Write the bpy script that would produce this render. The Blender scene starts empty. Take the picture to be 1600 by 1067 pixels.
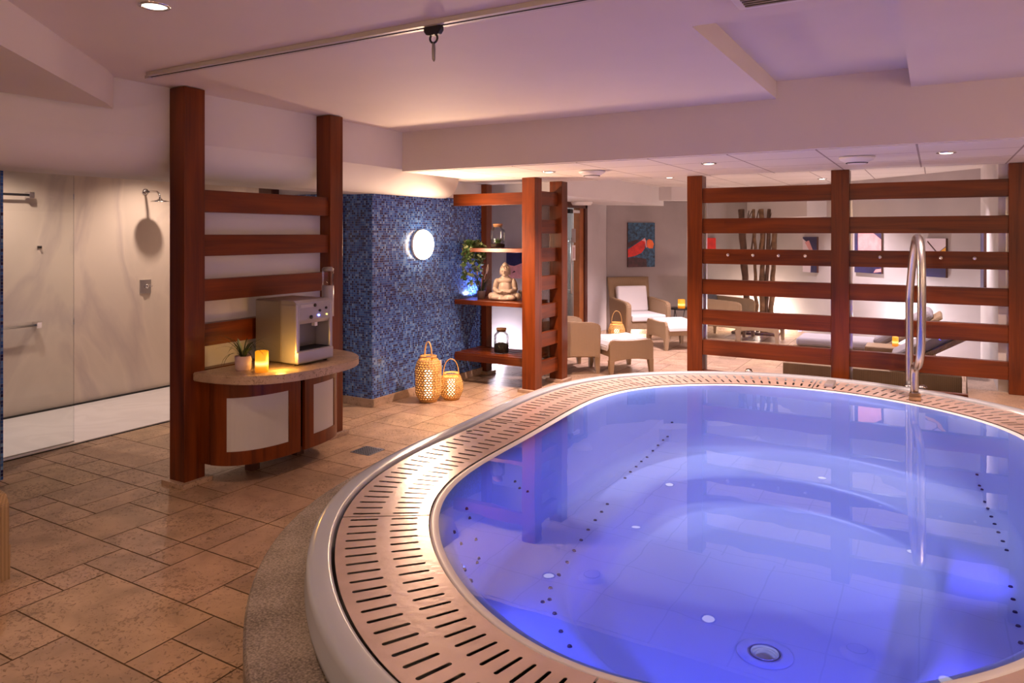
import bpy, bmesh, math, random
import numpy as np
from mathutils import Vector, Matrix
PI = math.pi
random.seed(7)
sc = bpy.context.scene
COL = sc.collection

# ------------------------------------------------------------------ camera
F_PX, CAM_H, YAW = 1135.0, 1.6, 30.2
cam_d = bpy.data.cameras.new('camera'); cam = bpy.data.objects.new('camera', cam_d); COL.objects.link(cam)
cam_d.sensor_width = 36.0; cam_d.lens = 36.0 * F_PX / 1600.0
cam_d.shift_y = -(533.5 - 366.0) / 1600.0
cam_d.clip_start = 0.05; cam_d.clip_end = 100
cam.location = (0, 0, CAM_H); cam.rotation_euler = (PI / 2, 0, math.radians(YAW))
sc.camera = cam
# ------------------------------------------------------------------ world, exposure
w = bpy.data.worlds.new('world'); sc.world = w; w.use_nodes = True
w.node_tree.nodes['Background'].inputs[0].default_value = (0.55, 0.42, 0.5, 1)
w.node_tree.nodes['Background'].inputs[1].default_value = 0.05
sc.view_settings.view_transform = 'Standard'; sc.view_settings.look = 'None'
sc.view_settings.exposure = 0.0; sc.view_settings.gamma = 1.0
try: sc.view_settings.use_curve_mapping = False
except Exception: pass
try:
    sc.cycles.max_bounces = 10; sc.cycles.diffuse_bounces = 5; sc.cycles.glossy_bounces = 4
    sc.cycles.transparent_max_bounces = 16; sc.cycles.transmission_bounces = 6
    sc.cycles.sample_clamp_indirect = 6.0; sc.cycles.blur_glossy = 0.5
except Exception: pass
# ------------------------------------------------------------------ lights
def light(kind, name, loc, power, color, size=0.05, target=None, angle=None, blend=0.5, vec=None):
    d = bpy.data.lights.new(name, kind); d.energy = power; d.color = color
    if kind == 'POINT': d.shadow_soft_size = size
    if kind == 'SPOT':
        d.shadow_soft_size = size; d.spot_size = math.radians(angle or 90); d.spot_blend = blend
    if kind == 'AREA':
        d.shape = 'DISK'; d.size = size
        if angle: d.spread = math.radians(angle)
    o = bpy.data.objects.new(name, d); COL.objects.link(o); o.location = loc
    if target is not None: vec = Vector(target) - Vector(loc)
    if vec is not None: o.rotation_euler = Vector(vec).to_track_quat('-Z', 'Y').to_euler()
    return o
WARM = (1.0, 0.62, 0.40); PINK = (1.0, 0.66, 0.52); LIL = (0.86, 0.74, 1.0)
ZC, ZB, ZL = 2.54, 2.175, 2.35          # main ceiling, beam underside, lounge ceiling
DOWN_MAIN = [(-2.77, 1.84), (-2.6, -0.4), (0.9, 0.6), (1.9, 2.9)]  # first is the visible fitting; the rest are added fill, out of view
DOWN_BEAM = [(-3.06, 5.93), (-1.58, 5.88), (0.07, 5.94)]
DOWN_LOUNGE = [(-1.31, 10.56), (-3.02, 9.31), (-0.2, 8.6), (-2.9, 7.75)]  # first two are visible fittings; the last two are added to brighten the lounge
for (x, y), p in zip(DOWN_MAIN, (70, 50, 170, 180)): light('SPOT', 'downlight_and_fill_beam', (x, y, ZC - 0.03), p, WARM, 0.04, vec=(0, 0, -1), angle=115, blend=0.9)
for (x, y), p in zip(DOWN_BEAM, (330, 260, 200)): light('SPOT', 'downlight_and_fill_beam', (x, y, ZB - 0.03), p, PINK, 0.04, vec=(0, 0, -1), angle=112, blend=0.8)
for (x, y), p in zip(DOWN_LOUNGE, (240, 380, 220, 190)): light('SPOT', 'downlight_and_fill_beam', (x, y, ZL - 0.03), p, (1.0, 0.77, 0.84), 0.04, vec=(0, 0, -1), angle=116, blend=0.8)
for y, p in ((3.05, 60), (4.45, 70), (1.9, 40)): light('SPOT', 'shower_downlight_beam', (-6.35, y, 2.36), p, (1.0, 0.76, 0.64), 0.03, vec=(-0.0, 0, -1), angle=140, blend=0.8)

for x, y, p in ((3.3, 1.2, 30), (3.3, 4.6, 20), (-1.2, -2.3, 38), (1.6, -2.3, 34)): light('POINT', 'wall_lamp_and_fill_light', (x, y, 1.78), p, WARM, 0.12)  # added fill lights on unseen walls, brightening the ceiling
light('AREA', 'wall_lamp_and_fill_light', (-4.395, 5.88, 1.495), 50, (1.0, 0.62, 0.40), 0.24, vec=(1, 0, 0.15))

# ------------------------------------------------------------------ node materials
def mat_new(name):
    m = bpy.data.materials.new(name); m.use_nodes = True
    nt = m.node_tree; b = nt.nodes['Principled BSDF']
    return m, nt, b
def nd(nt, t, **kw):
    n = nt.nodes.new(t)
    for k, v in kw.items(): setattr(n, k, v)
    return n
def ramp(nt, stops, interp='LINEAR'):
    r = nd(nt, 'ShaderNodeValToRGB'); cr = r.color_ramp; cr.interpolation = interp
    while len(cr.elements) > 1: cr.elements.remove(cr.elements[-1])
    cr.elements[0].position = stops[0][0]; cr.elements[0].color = (*stops[0][1], 1)
    for p, c in stops[1:]:
        e = cr.elements.new(p); e.color = (*c, 1)
    return r
def coords(nt, scale=(1, 1, 1), kind='Object'):
    tc = nd(nt, 'ShaderNodeTexCoord'); mp = nd(nt, 'ShaderNodeMapping')
    mp.inputs['Scale'].default_value = scale
    nt.links.new(tc.outputs[kind], mp.inputs['Vector']); return mp.outputs[0]
def plain(name, col, rough=0.5, metal=0.0, emis=None, es=0.0, spec=None, coat=0.0, var=0.0, vscale=8.0, bump=0.0, bscale=60.0):
    m, nt, b = mat_new(name)
    b.inputs['Base Color'].default_value = (*col, 1); b.inputs['Roughness'].default_value = rough
    b.inputs['Metallic'].default_value = metal
    if spec is not None: b.inputs['Specular IOR Level'].default_value = spec
    if coat: b.inputs['Coat Weight'].default_value = coat; b.inputs['Coat Roughness'].default_value = 0.08
    if emis: b.inputs['Emission Color'].default_value = (*emis, 1); b.inputs['Emission Strength'].default_value = es
    v = coords(nt)
    if var:
        n = nd(nt, 'ShaderNodeTexNoise'); n.inputs['Scale'].default_value = vscale; n.inputs['Detail'].default_value = 6
        nt.links.new(v, n.inputs['Vector'])
        lo = tuple(c * (1 - var) for c in col); hi = tuple(min(1, c * (1 + var)) for c in col)
        r = ramp(nt, [(0.3, lo), (0.7, hi)]); nt.links.new(n.outputs['Fac'], r.inputs[0]); nt.links.new(r.outputs[0], b.inputs['Base Color'])
    if bump:
        n = nd(nt, 'ShaderNodeTexNoise'); n.inputs['Scale'].default_value = bscale; n.inputs['Detail'].default_value = 4
        bp = nd(nt, 'ShaderNodeBump'); bp.inputs['Strength'].default_value = bump; bp.inputs['Distance'].default_value = 0.01
        nt.links.new(v, n.inputs['Vector']); nt.links.new(n.outputs['Fac'], bp.inputs['Height']); nt.links.new(bp.outputs[0], b.inputs['Normal'])
    return m
def wood(name, axis, dark=(0.062, 0.012, 0.0028), lite=(0.19, 0.039, 0.0055), rough=0.32):
    m, nt, b = mat_new(name)
    s = [9.0, 9.0, 9.0]; s[axis] = 0.7
    v = coords(nt, s)
    n = nd(nt, 'ShaderNodeTexNoise'); n.inputs['Scale'].default_value = 1.6; n.inputs['Detail'].default_value = 8; n.inputs['Distortion'].default_value = 0.6
    nt.links.new(v, n.inputs['Vector'])
    s2 = [120.0, 120.0, 120.0]; s2[axis] = 3.0
    v2 = coords(nt, s2); n2 = nd(nt, 'ShaderNodeTexNoise'); n2.inputs['Scale'].default_value = 1.0; n2.inputs['Detail'].default_value = 3
    nt.links.new(v2, n2.inputs['Vector'])
    mx = nd(nt, 'ShaderNodeMath', operation='MULTIPLY_ADD'); mx.inputs[1].default_value = 0.25
    nt.links.new(n2.outputs['Fac'], mx.inputs[0]); nt.links.new(n.outputs['Fac'], mx.inputs[2])
    r = ramp(nt, [(0.42, dark), (0.62, tuple((a + c) / 2 for a, c in zip(dark, lite))), (0.85, lite)])
    nt.links.new(mx.outputs[0], r.inputs[0]); nt.links.new(r.outputs[0], b.inputs['Base Color'])
    b.inputs['Roughness'].default_value = rough; b.inputs['Specular IOR Level'].default_value = 0.32
    return m
def mosaic(name, ua):
    """2 cm glass tiles; ua = horizontal world axis of the wall (0 or 1)"""
    m, nt, b = mat_new(name)
    tc = nd(nt, 'ShaderNodeTexCoord'); sep = nd(nt, 'ShaderNodeSeparateXYZ'); nt.links.new(tc.outputs['Object'], sep.inputs[0])
    cmb = nd(nt, 'ShaderNodeCombineXYZ'); nt.links.new(sep.outputs[ua], cmb.inputs[0]); nt.links.new(sep.outputs[2], cmb.inputs[1])
    sc_ = nd(nt, 'ShaderNodeVectorMath', operation='SCALE'); sc_.inputs['Scale'].default_value = 1 / 0.0215; nt.links.new(cmb.outputs[0], sc_.inputs[0])
    fl = nd(nt, 'ShaderNodeVectorMath', operation='FLOOR'); nt.links.new(sc_.outputs[0], fl.inputs[0])
    fr = nd(nt, 'ShaderNodeVectorMath', operation='FRACTION'); nt.links.new(sc_.outputs[0], fr.inputs[0])
    wn = nd(nt, 'ShaderNodeTexWhiteNoise'); wn.noise_dimensions = '2D'; nt.links.new(fl.outputs[0], wn.inputs['Vector'])
    big = nd(nt, 'ShaderNodeTexNoise'); big.inputs['Scale'].default_value = 0.06; big.inputs['Detail'].default_value = 2; nt.links.new(fl.outputs[0], big.inputs['Vector'])
    add = nd(nt, 'ShaderNodeMath', operation='MULTIPLY_ADD'); add.inputs[1].default_value = 0.35; nt.links.new(big.outputs['Fac'], add.inputs[0]); nt.links.new(wn.outputs['Value'], add.inputs[2])
    sub = nd(nt, 'ShaderNodeMath', operation='SUBTRACT'); sub.inputs[1].default_value = 0.175; nt.links.new(add.outputs[0], sub.inputs[0])
    r = ramp(nt, [(0.0, (0.006, 0.011, 0.08)), (0.17, (0.012, 0.040, 0.20)), (0.36, (0.024, 0.090, 0.36)), (0.55, (0.042, 0.15, 0.50)), (0.76, (0.085, 0.22, 0.58)), (0.92, (0.17, 0.33, 0.64))], 'CONSTANT')
    nt.links.new(sub.outputs[0], r.inputs[0])
    s2 = nd(nt, 'ShaderNodeSeparateXYZ'); nt.links.new(fr.outputs[0], s2.inputs[0])
    mn = nd(nt, 'ShaderNodeMath', operation='MINIMUM'); nt.links.new(s2.outputs[0], mn.inputs[0]); nt.links.new(s2.outputs[1], mn.inputs[1])
    gt = nd(nt, 'ShaderNodeMath', operation='LESS_THAN'); gt.inputs[1].default_value = 0.12; nt.links.new(mn.outputs[0], gt.inputs[0])
    mix = nd(nt, 'ShaderNodeMix', data_type='RGBA'); nt.links.new(gt.outputs[0], mix.inputs['Factor']); nt.links.new(r.outputs[0], mix.inputs['A']); mix.inputs['B'].default_value = (0.17, 0.21, 0.36, 1)
    nt.links.new(mix.outputs['Result'], b.inputs['Base Color'])
    ro = nd(nt, 'ShaderNodeMath', operation='MULTIPLY_ADD'); ro.inputs[1].default_value = 0.5; ro.inputs[2].default_value = 0.22; nt.links.new(gt.outputs[0], ro.inputs[0]); nt.links.new(ro.outputs[0], b.inputs['Roughness'])
    nrm = nd(nt, 'ShaderNodeBump'); nrm.inputs['Strength'].default_value = 0.35; nrm.inputs['Distance'].default_value = 0.002; nrm.invert = True
    nt.links.new(gt.outputs[0], nrm.inputs['Height']); nt.links.new(nrm.outputs[0], b.inputs['Normal'])
    return m
def travertine(name, base=(0.43, 0.29, 0.19), tint=True, rough=0.42):
    m, nt, b = mat_new(name)
    v = coords(nt, (1, 1, 1))
    n1 = nd(nt, 'ShaderNodeTexNoise'); n1.inputs['Scale'].default_value = 5.0; n1.inputs['Detail'].default_value = 8; n1.inputs['Distortion'].default_value = 0.5; nt.links.new(v, n1.inputs['Vector'])
    r1 = ramp(nt, [(0.25, tuple(c * 0.72 for c in base)), (0.5, base), (0.75, tuple(min(1, c * 1.25) for c in base))]); nt.links.new(n1.outputs['Fac'], r1.inputs[0])
    n2 = nd(nt, 'ShaderNodeTexNoise'); n2.inputs['Scale'].default_value = 55.0; n2.inputs['Detail'].default_value = 5; n2.inputs['Distortion'].default_value = 1.2; nt.links.new(v, n2.inputs['Vector'])
    n3 = nd(nt, 'ShaderNodeTexNoise'); n3.inputs['Scale'].default_value = 4.0; n3.inputs['Detail'].default_value = 3; nt.links.new(v, n3.inputs['Vector'])
    ad = nd(nt, 'ShaderNodeMath', operation='MULTIPLY_ADD'); ad.inputs[1].default_value = 0.35; nt.links.new(n3.outputs['Fac'], ad.inputs[0]); nt.links.new(n2.outputs['Fac'], ad.inputs[2])
    pit = ramp(nt, [(0.745, (0, 0, 0)), (0.80, (1, 1, 1))]); nt.links.new(ad.outputs[0], pit.inputs[0])
    mp = nd(nt, 'ShaderNodeMath', operation='MULTIPLY'); mp.inputs[1].default_value = 0.6; nt.links.new(pit.outputs[0], mp.inputs[0])
    mx = nd(nt, 'ShaderNodeMix', data_type='RGBA'); nt.links.new(mp.outputs[0], mx.inputs['Factor']); nt.links.new(r1.outputs[0], mx.inputs['A']); mx.inputs['B'].default_value = (base[0] * 0.38, base[1] * 0.33, base[2] * 0.28, 1)
    out = mx.outputs['Result']
    if tint:
        at = nd(nt, 'ShaderNodeAttribute', attribute_name='tile'); mm = nd(nt, 'ShaderNodeMix', data_type='RGBA', blend_type='MULTIPLY'); mm.inputs['Factor'].default_value = 1.0
        nt.links.new(out, mm.inputs['A']); nt.links.new(at.outputs['Color'], mm.inputs['B']); out = mm.outputs['Result']
    nt.links.new(out, b.inputs['Base Color']); b.inputs['Roughness'].default_value = rough
    b.inputs['Specular IOR Level'].default_value = 0.4
    bp = nd(nt, 'ShaderNodeBump'); bp.invert = True; bp.inputs['Strength'].default_value = 0.5; bp.inputs['Distance'].default_value = 0.003
    nt.links.new(pit.outputs[0], bp.inputs['Height']); nt.links.new(bp.outputs[0], b.inputs['Normal'])
    return m
def granite(name):
    m, nt, b = mat_new(name); v = coords(nt)
    n = nd(nt, 'ShaderNodeTexNoise'); n.inputs['Scale'].default_value = 120; n.inputs['Detail'].default_value = 4; nt.links.new(v, n.inputs['Vector'])
    n2 = nd(nt, 'ShaderNodeTexNoise'); n2.inputs['Scale'].default_value = 6; n2.inputs['Detail'].default_value = 4; nt.links.new(v, n2.inputs['Vector'])
    ad = nd(nt, 'ShaderNodeMath', operation='MULTIPLY_ADD'); ad.inputs[1].default_value = 0.5; nt.links.new(n2.outputs['Fac'], ad.inputs[0]); nt.links.new(n.outputs['Fac'], ad.inputs[2])
    r = ramp(nt, [(0.5, (0.07, 0.055, 0.045)), (0.72, (0.20, 0.17, 0.145)), (0.95, (0.36, 0.31, 0.27))]); nt.links.new(ad.outputs[0], r.inputs[0]); nt.links.new(r.outputs[0], b.inputs['Base Color'])
    b.inputs['Roughness'].default_value = 0.55
    return m
def marble(name, base, vein, rough=0.12, scale=1.0):
    m, nt, b = mat_new(name); v = coords(nt, (scale, scale, scale * 0.45))
    n = nd(nt, 'ShaderNodeTexNoise'); n.inputs['Scale'].default_value = 1.3; n.inputs['Detail'].default_value = 9; n.inputs['Distortion'].default_value = 1.4; nt.links.new(v, n.inputs['Vector'])
    r = ramp(nt, [(0.0, base), (0.40, base), (0.49, vein), (0.56, base), (0.62, tuple(c * 0.93 for c in base)), (1.0, base)]); nt.links.new(n.outputs['Fac'], r.inputs[0]); nt.links.new(r.outputs[0], b.inputs['Base Color'])
    b.inputs['Roughness'].default_value = rough
    return m
def wicker(name, col=(0.40, 0.27, 0.15), d=(0.27, 0.175, 0.09)):
    m, nt, b = mat_new(name); v = coords(nt)
    w1 = nd(nt, 'ShaderNodeTexWave', wave_type='BANDS', bands_direction='Z'); w1.inputs['Scale'].default_value = 60; w1.inputs['Distortion'].default_value = 0.6
    w2 = nd(nt, 'ShaderNodeTexWave', wave_type='BANDS', bands_direction='DIAGONAL'); w2.inputs['Scale'].default_value = 40; w2.inputs['Distortion'].default_value = 0.3
    nt.links.new(v, w1.inputs['Vector'])
    v2 = coords(nt, (1, 1, 0.0)); nt.links.new(v2, w2.inputs['Vector'])
    mu = nd(nt, 'ShaderNodeMath', operation='ADD'); nt.links.new(w1.outputs['Fac'], mu.inputs[0]); nt.links.new(w2.outputs['Fac'], mu.inputs[1])
    r = ramp(nt, [(0.25, d), (0.7, col)]); hf = nd(nt, 'ShaderNodeMath', operation='MULTIPLY'); hf.inputs[1].default_value = 0.6
    nt.links.new(mu.outputs[0], hf.inputs[0]); nt.links.new(hf.outputs[0], r.inputs[0]); nt.links.new(r.outputs[0], b.inputs['Base Color'])
    b.inputs['Roughness'].default_value = 0.6
    bp = nd(nt, 'ShaderNodeBump'); bp.inputs['Strength'].default_value = 0.5; bp.inputs['Distance'].default_value = 0.004; nt.links.new(mu.outputs[0], bp.inputs['Height']); nt.links.new(bp.outputs[0], b.inputs['Normal'])
    return m
def thin_glass(name, tint=(0.96, 0.98, 0.97), rough=0.0, ior=1.45, k=1.0):
    m = bpy.data.materials.new(name); m.use_nodes = True; nt = m.node_tree; nt.nodes.clear()
    o = nd(nt, 'ShaderNodeOutputMaterial'); mx = nd(nt, 'ShaderNodeMixShader'); t = nd(nt, 'ShaderNodeBsdfTransparent'); g = nd(nt, 'ShaderNodeBsdfGlossy'); f = nd(nt, 'ShaderNodeFresnel')
    t.inputs[0].default_value = (*tint, 1); g.inputs['Roughness'].default_value = rough; f.inputs[0].default_value = ior
    mu = nd(nt, 'ShaderNodeMath', operation='MULTIPLY'); mu.inputs[1].default_value = k; nt.links.new(f.outputs[0], mu.inputs[0])
    nt.links.new(mu.outputs[0], mx.inputs[0]); nt.links.new(t.outputs[0], mx.inputs[1]); nt.links.new(g.outputs[0], mx.inputs[2]); nt.links.new(mx.outputs[0], o.inputs[0])
    return m
def water_mat():
    m = thin_glass('water', (0.46, 0.60, 0.98), 0.005, 1.6); nt = m.node_tree
    g = [n for n in nt.nodes if n.type == 'BSDF_GLOSSY'][0]
    v = coords(nt, (1, 1, 1)); n = nd(nt, 'ShaderNodeTexNoise'); n.inputs['Scale'].default_value = 2.2; n.inputs['Detail'].default_value = 2
    bp = nd(nt, 'ShaderNodeBump'); bp.inputs['Strength'].default_value = 0.06; bp.inputs['Distance'].default_value = 0.02
    nt.links.new(v, n.inputs['Vector']); nt.links.new(n.outputs['Fac'], bp.inputs['Height']); nt.links.new(bp.outputs[0], g.inputs['Normal'])
    return m
def ceil_tiles(name):
    m, nt, b = mat_new(name)
    tc = nd(nt, 'ShaderNodeTexCoord'); mp = nd(nt, 'ShaderNodeMapping'); mp.inputs['Location'].default_value = (0.1, 0.16, 0)
    nt.links.new(tc.outputs['Object'], mp.inputs['Vector'])
    br = nd(nt, 'ShaderNodeTexBrick'); br.offset = 0.0; br.inputs['Scale'].default_value = 1.0
    br.inputs['Color1'].default_value = (0.74, 0.70, 0.66, 1); br.inputs['Color2'].default_value = (0.71, 0.67, 0.63, 1); br.inputs['Mortar'].default_value = (0.32, 0.27, 0.25, 1)
    br.inputs['Mortar Size'].default_value = 0.007; br.inputs['Brick Width'].default_value = 0.6; br.inputs['Row Height'].default_value = 0.6
    nt.links.new(mp.outputs[0], br.inputs['Vector']); nt.links.new(br.outputs['Color'], b.inputs['Base Color']); b.inputs['Roughness'].default_value = 0.7
    return m
def emit(name, col, s):
    m = bpy.data.materials.new(name); m.use_nodes = True; nt = m.node_tree; nt.nodes.clear()
    o = nd(nt, 'ShaderNodeOutputMaterial'); e = nd(nt, 'ShaderNodeEmission'); e.inputs[0].default_value = (*col, 1); e.inputs[1].default_value = s; nt.links.new(e.outputs[0], o.inputs[0]); return m

M = {}
M['wall'] = plain('plaster_white', (0.66, 0.63, 0.62), 0.75, var=0.03, vscale=2)
M['ceil'] = plain('ceiling_paint', (0.70, 0.64, 0.60), 0.75, var=0.02, vscale=2)
M['stucco'] = plain('grey_stucco', (0.33, 0.29, 0.285), 0.8, var=0.13, vscale=1.6, bump=0.1, bscale=10)
M['stucco_l'] = plain('pale_stucco', (0.47, 0.43, 0.43), 0.8, var=0.1, vscale=1.6)
M['tiles'] = ceil_tiles('ceiling_tiles')
M['woodz'] = wood('mahogany_upright', 2); M['woodx'] = wood('mahogany_rail_x', 0); M['woody'] = wood('mahogany_rail_y', 1)
M['mosx'] = mosaic('mosaic_face_x', 1); M['mosy'] = mosaic('mosaic_face_y', 0)
M['trav'] = travertine('travertine_floor'); M['trav_p'] = travertine('travertine_plain', (0.42, 0.30, 0.22), False, 0.35)
M['grout'] = plain('grout', (0.17, 0.105, 0.06), 0.8)
M['granite'] = granite('grey_stone')
M['marble'] = marble('shower_marble', (0.68, 0.58, 0.48), (0.56, 0.47, 0.41), 0.10, 0.7)
M['marble_w'] = marble('white_marble', (0.86, 0.83, 0.82), (0.80, 0.77, 0.76), 0.3)
M['frost'] = plain('frosted_glass', (0.62, 0.60, 0.59), 0.35, coat=0.2)
M['frost_d'] = plain('frosted_door_glass', (0.50, 0.50, 0.54), 0.4)
M['chrome'] = plain('chrome', (0.72, 0.70, 0.70), 0.12, 1.0)
M['steel'] = plain('brushed_steel', (0.60, 0.58, 0.57), 0.28, 1.0)
M['black'] = plain('black_metal', (0.012, 0.011, 0.012), 0.4)
M['gel'] = plain('white_gelcoat', (0.43, 0.48, 0.56), 0.2, coat=0.2)
M['basin'] = plain('basin_acrylic', (0.72, 0.74, 0.80), 0.35)
M['track'] = plain('pale_track', (0.50, 0.47, 0.44), 0.4)
M['grate'] = plain('polished_grating', (0.64, 0.51, 0.47), 0.25, 0.4, var=0.12, vscale=5, bump=0.10, bscale=35)
M['gutter'] = plain('gutter_dark', (0.012, 0.010, 0.012), 0.5)
M['water'] = water_mat()
M['glass'] = thin_glass('clear_glass', (0.97, 0.985, 0.98), 0.0, 1.45, 0.8)
M['wicker'] = wicker('wicker_beige'); M['wicker_d'] = wicker('wicker_olive', (0.36, 0.26, 0.15), (0.22, 0.155, 0.08))
M['cush'] = plain('white_cushion', (0.80, 0.77, 0.76), 0.85, bump=0.2, bscale=9)
M['cush_g'] = plain('grey_cushion', (0.36, 0.33, 0.35), 0.9, bump=0.5, bscale=7)
M['cush_d'] = plain('dark_cushion', (0.11, 0.10, 0.105), 0.9, bump=0.5, bscale=7)
M['silver'] = plain('silver_plastic', (0.27, 0.25, 0.23), 0.3, 0.55)
M['silver_l'] = plain('pale_silver_plastic', (0.38, 0.37, 0.39), 0.3, 0.4)
M['bamboo'] = plain('bamboo', (0.62, 0.36, 0.12), 0.5, var=0.2, vscale=30)
M['cork'] = plain('cork', (0.36, 0.19, 0.09), 0.8, var=0.2, vscale=60)
M['soil'] = plain('dark_soil', (0.03, 0.02, 0.015), 0.9, bump=0.8, bscale=80)
M['leaf'] = plain('leaf_green', (0.07, 0.14, 0.035), 0.5, var=0.4, vscale=20)
M['leaf_p'] = plain('pale_leaf', (0.28, 0.34, 0.16), 0.5, var=0.3, vscale=20)
M['grass'] = plain('dark_grass', (0.035, 0.06, 0.02), 0.5, var=0.3, vscale=20)
M['zinc'] = plain('zinc', (0.45, 0.42, 0.38), 0.4, 0.7)
M['pot_p'] = plain('pink_pot', (0.58, 0.42, 0.42), 0.45)
M['stone_b'] = plain('statue_stone', (0.38, 0.30, 0.235), 0.42, var=0.1, vscale=20)
M['bark'] = plain('bark', (0.20, 0.11, 0.055), 0.8, var=0.55, vscale=12, bump=0.7, bscale=25)
M['bark_d'] = plain('dark_bark', (0.10, 0.05, 0.03), 0.8, var=0.5, vscale=12, bump=0.7, bscale=25)
M['white'] = plain('white_plastic', (0.75, 0.73, 0.72), 0.4)
M['door_w'] = plain('door_wood', (0.30, 0.10, 0.03), 0.35, var=0.2, vscale=6)
M['door_d'] = plain('door_frame_wood', (0.09, 0.03, 0.02), 0.4)
M['plume'] = plain('plume_cream', (0.75, 0.62, 0.52), 0.8)
M['e_down'] = emit('downlight_glow', (1.0, 0.86, 0.76), 3.2)
M['e_wall'] = emit('wall_lamp_glow', (1.0, 0.74, 0.50), 30)
M['e_lant'] = emit('lantern_glow', (1.0, 0.74, 0.42), 7)
M['e_pool'] = emit('pool_lamp_glow', (0.3, 0.35, 1.0), 2)
M['e_blue'] = emit('blue_led', (0.15, 0.2, 1.0), 14)
M['e_yel'] = emit('yellow_led', (1.0, 0.7, 0.2), 2)
M['slot'] = plain('dark_slot', (0.01, 0.01, 0.01), 0.8)
M['jet'] = plain('jet_hole', (0.02, 0.02, 0.08), 0.6)

# ------------------------------------------------------------------ mesh builder
class MB:
    def __init__(s, *mats): s.bm = bmesh.new(); s.mats = [M[m] if isinstance(m, str) else m for m in mats]
    def _add(s, tmp, mi=0, mtx=None, smooth=False):
        if mtx is not None: bmesh.ops.transform(tmp, matrix=mtx, verts=tmp.verts)
        for f in tmp.faces: f.material_index = mi; f.smooth = smooth
        me = bpy.data.meshes.new('tmp'); tmp.to_mesh(me); tmp.free(); s.bm.from_mesh(me); bpy.data.meshes.remove(me); return s
    def box(s, a, b, mi=0, bev=0.0, seg=2, mtx=None):
        t = bmesh.new(); bmesh.ops.create_cube(t, size=1)
        for v in t.verts: v.co = Vector([(a[i] + b[i]) / 2 + v.co[i] * (b[i] - a[i]) for i in range(3)])
        if bev: bmesh.ops.bevel(t, geom=list(t.edges), offset=bev, segments=seg, affect='EDGES', profile=0.5)
        return s._add(t, mi, mtx, smooth=False)
    def prism(s, poly, z0, z1, mi=0, axis=2, bev=0.0):
        """poly in the plane normal to axis; axis 2: (x,y); axis 1: (x,z); axis 0: (y,z)"""
        t = bmesh.new()
        def P(p, h): return (p[0], p[1], h) if axis == 2 else ((p[0], h, p[1]) if axis == 1 else (h, p[0], p[1]))
        A = [t.verts.new(P(p, z0)) for p in poly]; B = [t.verts.new(P(p, z1)) for p in poly]; n = len(poly)
        t.faces.new(A); t.faces.new(B[::-1])
        for i in range(n): t.faces.new((A[i], B[i], B[(i + 1) % n], A[(i + 1) % n]))
        bmesh.ops.recalc_face_normals(t, faces=t.faces)
        if bev: bmesh.ops.bevel(t, geom=list(t.edges), offset=bev, segments=2, affect='EDGES')
        return s._add(t, mi)
    def lathe(s, prof, n=32, mi=0, c=(0, 0, 0), mtx=None, smooth=True, cap=True):
        t = bmesh.new(); rings = []
        for r, z in prof:
            rings.append([t.verts.new((c[0] + r * math.cos(2 * PI * i / n), c[1] + r * math.sin(2 * PI * i / n), c[2] + z)) for i in range(n)])
        for a, b in zip(rings, rings[1:]):
            for i in range(n): t.faces.new((a[i], a[(i + 1) % n], b[(i + 1) % n], b[i]))
        if cap:
            if prof[0][0] > 1e-6: t.faces.new(rings[0][::-1])
            if prof[-1][0] > 1e-6: t.faces.new(rings[-1])
        bmesh.ops.remove_doubles(t, verts=t.verts, dist=1e-6); bmesh.ops.recalc_face_normals(t, faces=t.faces)
        return s._add(t, mi, mtx, smooth)
    def cyl(s, p0, p1, r, r1=None, n=16, mi=0, smooth=True):
        p0, p1 = Vector(p0), Vector(p1); d = p1 - p0; q = d.to_track_quat('Z', 'Y').to_matrix().to_4x4(); q.translation = p0
        return s.lathe([(0, 0), (r, 0), (r if r1 is None else r1, d.length), (0, d.length)], n, mi, mtx=q, smooth=smooth)
    def tube(s, pts, r, n=10, mi=0, closed=False, flat=1.0):
        t = bmesh.new(); pts = [Vector(p) for p in pts]; m = len(pts); rings = []; prev = None
        for i, p in enumerate(pts):
            if closed: d = pts[(i + 1) % m] - pts[i - 1]
            else: d = pts[min(i + 1, m - 1)] - pts[max(i - 1, 0)]
            d.normalize(); up = prev if prev is not None else (Vector((0, 0, 1)) if abs(d.z) < 0.9 else Vector((0, 1, 0)))
            u = (up - d * up.dot(d)).normalized(); v = d.cross(u); prev = u
            rr = r[i] if isinstance(r, (list, tuple)) else r
            rings.append([t.verts.new(p + u * rr * math.cos(2 * PI * k / n) + v * rr * flat * math.sin(2 * PI * k / n)) for k in range(n)])
        rg = list(zip(rings, rings[1:])) + ([(rings[-1], rings[0])] if closed else [])
        for a, b in rg:
            for k in range(n): t.faces.new((a[k], a[(k + 1) % n], b[(k + 1) % n], b[k]))
        if not closed: t.faces.new(rings[0][::-1]); t.faces.new(rings[-1])
        bmesh.ops.recalc_face_normals(t, faces=t.faces)
        return s._add(t, mi, None, True)
    def face(s, pts, mi=0):
        f = s.bm.faces.new([s.bm.verts.new(p) for p in pts]); f.material_index = mi; return s
    def ball(s, c, r, mi=0, seg=16, mtx=None):
        t = bmesh.new(); bmesh.ops.create_uvsphere(t, u_segments=seg, v_segments=seg // 2 + 2, radius=1)
        rr = r if isinstance(r, (tuple, list)) else (r, r, r)
        for v in t.verts: v.co = Vector((v.co.x * rr[0], v.co.y * rr[1], v.co.z * rr[2]))
        mm = (mtx or Matrix.Identity(4)).copy(); mm = Matrix.Translation(Vector(c)) @ mm
        return s._add(t, mi, mm, True)
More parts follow.
